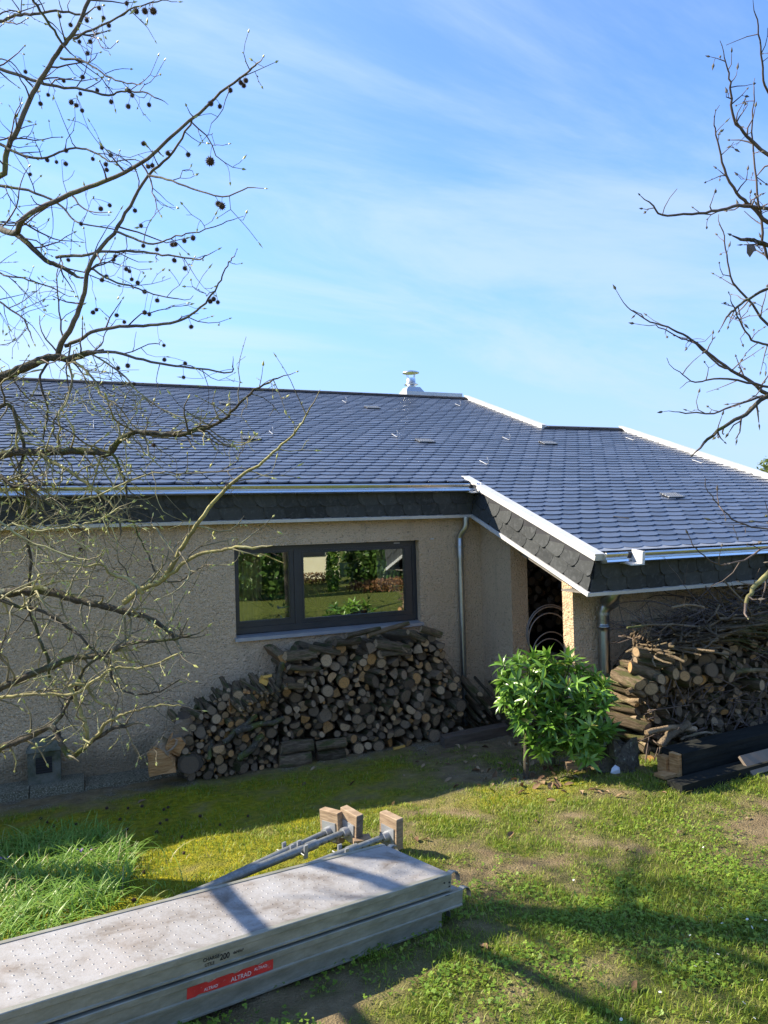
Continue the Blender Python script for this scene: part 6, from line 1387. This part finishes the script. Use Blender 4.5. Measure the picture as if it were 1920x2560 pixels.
def litter():
    # daisies at the lower right
    a = Acc(); n = 11
    for k in range(n):
        t = 2 * math.pi * k / n; d = Vector((math.cos(t), math.sin(t), .12)); s = Vector((-math.sin(t), math.cos(t), 0)); a.add([d * .25, d * .7 + s * .22, d * 1.0 + Vector((0, 0, -.05)), d * .7 - s * .22], [(0, 1, 2, 3)], 0)
    a.tube([(0, 0, -.02), (0, 0, .12)], [.30, .22], 8, 1); a.tube([(0, 0, -4.5), (0, 0, 0)], .05, 5, 2); me = a.mesh('daisy', [M['petal'], M['heart'], M['grass']])
    for (px, py) in ((1755, 2275), (1763, 2268), (1805, 2308), (1868, 2298), (1880, 2318), (1914, 2300), (1725, 2338), (1795, 2385), (1768, 2405), (1738, 2415), (1678, 2402), (1860, 2507), (1890, 2516), (1886, 2545), (1553, 2548), (1434, 2200), (1758, 2118), (1805, 2270), (1770, 2555), (1830, 2600 - 55), (1905, 2450), (1650, 2480)):
        o = link('daisy', me); P = gp(px, py, .045); o.location = P; s = random.uniform(.006, .009); o.scale = (s, s, s); o.rotation_euler = (random.gauss(0, .35), random.gauss(-.1, .35), random.random() * 6); tag(o, 'small white daisy standing in the lawn at the lower right', 'daisy', 'daisies in the lawn')
    # purple blooms in the long grass
    for (px, py, lb) in ((208, 2128, 'small purple flower tuft in the middle of the long grass'), (8, 2146, 'small purple flower tuft in the long grass at the left edge')):
        P = gp(px, py, .10); a = Acc()
        for k in range(16):
            c = P + Vector((random.gauss(0, .022), random.gauss(0, .022), random.gauss(0, .012))); d = Vector((random.gauss(0, 1), random.gauss(0, 1), .6)).normalized(); s = d.orthogonal().normalized()
            a.add([c, c + d * .008 + s * .005, c + d * .017, c + d * .008 - s * .005], [(0, 1, 2, 3)], 0)
        a.tube([P - Vector((0, 0, .11)), P], .003, 5, 1); tag(a.build('purple_flower', [M['purple'], M['grass']]), lb, 'flower')
    # dry leaves
    ms = []
    for k in range(4):
        a = Acc(); L = [( -.5, 0), (-.3, .16), (0, .24), (.3, .15), (.55, 0), (.3, -.17), (0, -.22), (-.3, -.14)]; v = [Vector((x * random.uniform(.9, 1.1), y * random.uniform(.8, 1.3), .18 * math.sin(x * 3 + k) + .5 * abs(y))) for x, y in L]
        c = Vector((0, 0, .02)); a.add(v + [c], [(i, (i + 1) % 8, 8) for i in range(8)], 0, True); ms.append(a.mesh('dry_leaf', [M['dryleaf']]))
    def put(px, py, s, lb, g): o = link('dry_leaf', random.choice(ms)); o.location = gp(px, py, .012); o.scale = (s, s, s); o.rotation_euler = (random.gauss(0, .35), random.gauss(0, .35), random.random() * 6.28); tag(o, lb, 'leaf', g)
    for _ in range(75): put(random.gauss(1330, 95), random.uniform(1860, 1985), random.uniform(.05, .10), 'dry brown leaf lying on the shaded gravel under the shrub', 'dry leaves under the shrub')
    for (px, py) in ((1230, 1975), (1560, 1983), (1610, 1988), (1340, 2052), (1372, 1998), (1378, 2003), (1545, 1990), (1660, 1982), (1480, 1975), (1040, 2100), (1065, 2098), (1275, 2090), (1870, 2045), (985, 2010), (880, 1960), (355, 2003), (760, 1960), (1120, 1950), (1700, 2080), (1570, 2125), (1210, 2365), (1590, 2470)): put(px, py, random.uniform(.05, .085), 'dry brown leaf lying on the open lawn', 'dry leaves on the lawn')
    for _ in range(26): put(random.uniform(560, 1180), random.gauss(1915, 14) - random.uniform(0, 30), random.uniform(.03, .06), 'dry brown leaf caught along the foot of the woodpile', 'dry leaves at the woodpile')
    # fallen seed balls on the moss
    for (px, py) in ((267, 2020), (355, 2015), (320, 2020), (420, 2018), (410, 2024), (300, 2048), (190, 2060), (118, 2055), (135, 2065), (400, 2058), (392, 2080), (455, 2092), (417, 2050), (318, 2072), (160, 2075), (460, 2132), (102, 2046), (335, 2250), (550, 2062), (580, 2078), (500, 2040), (620, 2040), (360, 2180)):
        o = link('fallen_seed_ball', SEED); r = random.uniform(.014, .018); P = gp(px, py, r * .7); o.location = P; o.scale = (r, r, r * .9); o.rotation_euler = (random.random() * 6, random.random() * 6, 0); tag(o, 'dark fallen seed ball lying on the moss before the wall', 'seed ball', 'fallen seed balls on the moss')
litter()

# ------------------------------------------------------------------ far tree at the right, and what the window reflects
def leaf_tree(nm, label, cat, base, blobs, n, size, mat, trunk_r, th, group=None):
    t = thing(nm, label, cat, base, group); a = Acc(); top = max(b[0].z for b in blobs); cx_ = sum(b[0].x for b in blobs) / len(blobs); cy_ = sum(b[0].y for b in blobs) / len(blobs)
    a.tube([base - Vector((0, 0, .1)), base.lerp(Vector((cx_, cy_, top)), .5), Vector((cx_, cy_, top))], [trunk_r, trunk_r * .7, trunk_r * .3], 8); a.build('trunk', M['treebark'], t)
    B = []; tot = sum(b[1] * b[2] * b[3] for b in blobs)
    for c, rx, ry, rz in blobs:
        k = int(n * rx * ry * rz / tot) + 8; d = unit(RNG.normal(0, 1, (k, 3))); q = RNG.uniform(.45, 1.05, (k, 1)) ** .6; lump = .8 + .35 * fbm(d[:, 0] * 3 + c.x, d[:, 2] * 3 + c.z, 5)[:, None]; B.append(np.array(c) + d * q * lump * np.array([rx, ry, rz]))
    B = np.concatenate(B); k = len(B); V, T, m = leaf_arrays(B, unit(RNG.normal(0, 1, (k, 3))), unit(RNG.normal(0, 1, (k, 3))), RNG.uniform(.7, 1.3, k) * size, RNG.uniform(.4, .6, k) * size, .2, .2, 3)
    link('crown', np_tris('crown', V, T, mat, np.repeat(RNG.random(k), m)), t); return t
def beyond():
    p = at_d(1965, 1205, 27); b = Vector((p.x, p.y, 0)); b.z = float(terr(p.x, p.y))
    leaf_tree('conifer_tree', 'small yellow green conifer beyond the roof at the right edge', 'tree', b, [(at_d(1975, 1215, 27), 1.3, 1.3, .9), (at_d(1945, 1185, 27), .75, .8, .45), (at_d(1920, 1160, 27.2), .32, .4, .22), (at_d(1965, 1150, 27), .7, .7, .5)], 2600, .16, M['conifer'], .14, 4)
    def refl(px, py, y):
        r = ray(px, py); yw = FY + .05; k = (yw + (yw - y)) / r[1]; return Vector((r[0] * k, y, r[2] * k + EZ))
    # neighbour's cream house
    y = -15; c = refl(848, 1400, y); c0 = refl(760, 1440, y); gz_ = float(terr(c.x, y)); t = thing('neighbour_house', 'cream rendered neighbour house reflected in the window', 'house', (c.x - 4, y - 3, gz_))
    a = Acc(); a.box((c.x - 9, y - 7, gz_ - .2), (c.x, y, gz_ + 6)); a.build('wall', M['cream'], t)
    a = Acc(); a.prism([(c.x - 9.4, y + .5, gz_ + 5.9), (c.x - 9.4, y - 7.5, gz_ + 5.9), (c.x - 9.4, y - 3.5, gz_ + 8.2)], (9.8, 0, 0)); a.build('roof', M['tile'], t)
    a = Acc(); wz = refl(790, 1385, y); a.box((wz.x - .8, y - .05, wz.z - .1), (wz.x + .4, y + .03, wz.z + 1.3)); a.build('window', M['frame'], t)
    def R_(px, py, y): return refl(px, py, y)
    p = R_(832, 1450, -9); g = float(terr(p.x, p.y)); s = 18 / FPX * 27
    leaf_tree('hedge_column', 'clipped ivy green hedge column reflected in the window', 'hedge', Vector((p.x, p.y, g)), [(Vector((p.x, p.y, g + .7)), s, s, .9), (Vector((p.x, p.y, g + 1.7)), s * .95, s, .8)], 2200, .11, M['laurel'], .08, 2)
    for (px, y, w_, h, nm, lb, mt, n) in ((680, -10, .85, 4.2, 'garden_tree', 'green leafy tree reflected in the narrow left pane', 'hedge', 2400), (915, -10, .9, 4.2, 'garden_tree', 'dark tree beside the hedge column in the reflection', 'hedge', 2600), (975, -9, 1.0, 4.0, 'garden_tree', 'broad dark tree reflected in the right pane', 'hedge', 2600), (1035, -9.5, 1.2, 3.6, 'garden_tree', 'dark tree at the right end of the reflection', 'hedge', 2000), (600, -7, 1.0, 4.0, 'garden_tree', 'dark tree at the left end of the reflection', 'hedge', 2000), (640, -4.5, 1.3, 4.4, 'garden_tree', 'nearest leafy tree, added to shade the lawn seen in the reflection', 'hedge', 3400)):  # the last tree is added to shade the reflected lawn
        p = R_(px, 1450, y); g = float(terr(p.x, p.y)); leaf_tree(nm, lb, 'tree', Vector((p.x, p.y, g)), [(Vector((p.x, p.y, g + h * .35)), w_, w_, h * .4), (Vector((p.x + .2, p.y, g + h * .75)), w_ * .8, w_ * .8, h * .35)], n, .22, M[mt], .12, h, 'trees behind the camera')
    for (px, y, lb) in ((782, -12.5, 'russet shrub under the cream wall in the reflection'), (940, -6.5, 'low russet shrub at the lawn edge in the reflection'), (990, -6.0, 'second russet shrub further right in the reflection')):
        p = R_(px, 1450, y); g = float(terr(p.x, p.y)); leaf_tree('russet_shrub', lb, 'shrub', Vector((p.x, p.y, g)), [(Vector((p.x, p.y, g + .25)), 1.1, .45, .22)], 700, .10, M['russet'], .04, .6)
    # plants on the inner window ledge
    for (px, h, lb) in ((690, .28, 'leafy pot plant inside behind the narrow left sash'), (800, .25, 'leafy pot plant inside at the left of the wide pane'), (905, .22, 'low leafy pot plant inside at the middle of the wide pane'), (965, .25, 'leafy pot plant inside at the right of the wide pane')):
        p = at_y(px, 1560, FY + .22); z0 = WZ0 + .07; t = thing('pot_plant', lb, 'pot plant', (p.x, FY + .22, z0), 'pot plants on the inner ledge'); a = Acc(); a.tube([(p.x, FY + .22, z0), (p.x, FY + .22, z0 + .12)], [.05, .065], 12); a.build('pot', M['tile'], t)
        k = 70; d = unit(RNG.normal(0, 1, (k, 3)) + np.array([0, 0, .9])); V, T, m = leaf_arrays(np.tile([p.x, FY + .22, z0 + .12], (k, 1)) + d * RNG.uniform(0, .1, (k, 1)), d, unit(RNG.normal(0, 1, (k, 3))), RNG.uniform(.6, 1, k) * h, np.full(k, .03), .3, .2, 3); link('leaves', np_tris('leaves', V, T, M['hedge'], np.repeat(RNG.random(k), m)), t)
    a = Acc(); a.box((WX0 + .0, FY + .08, WZ0 - .05), (WX1, FY + .40, WZ0 + .065)); a.build('inner_ledge', M['room'], house)
beyond()
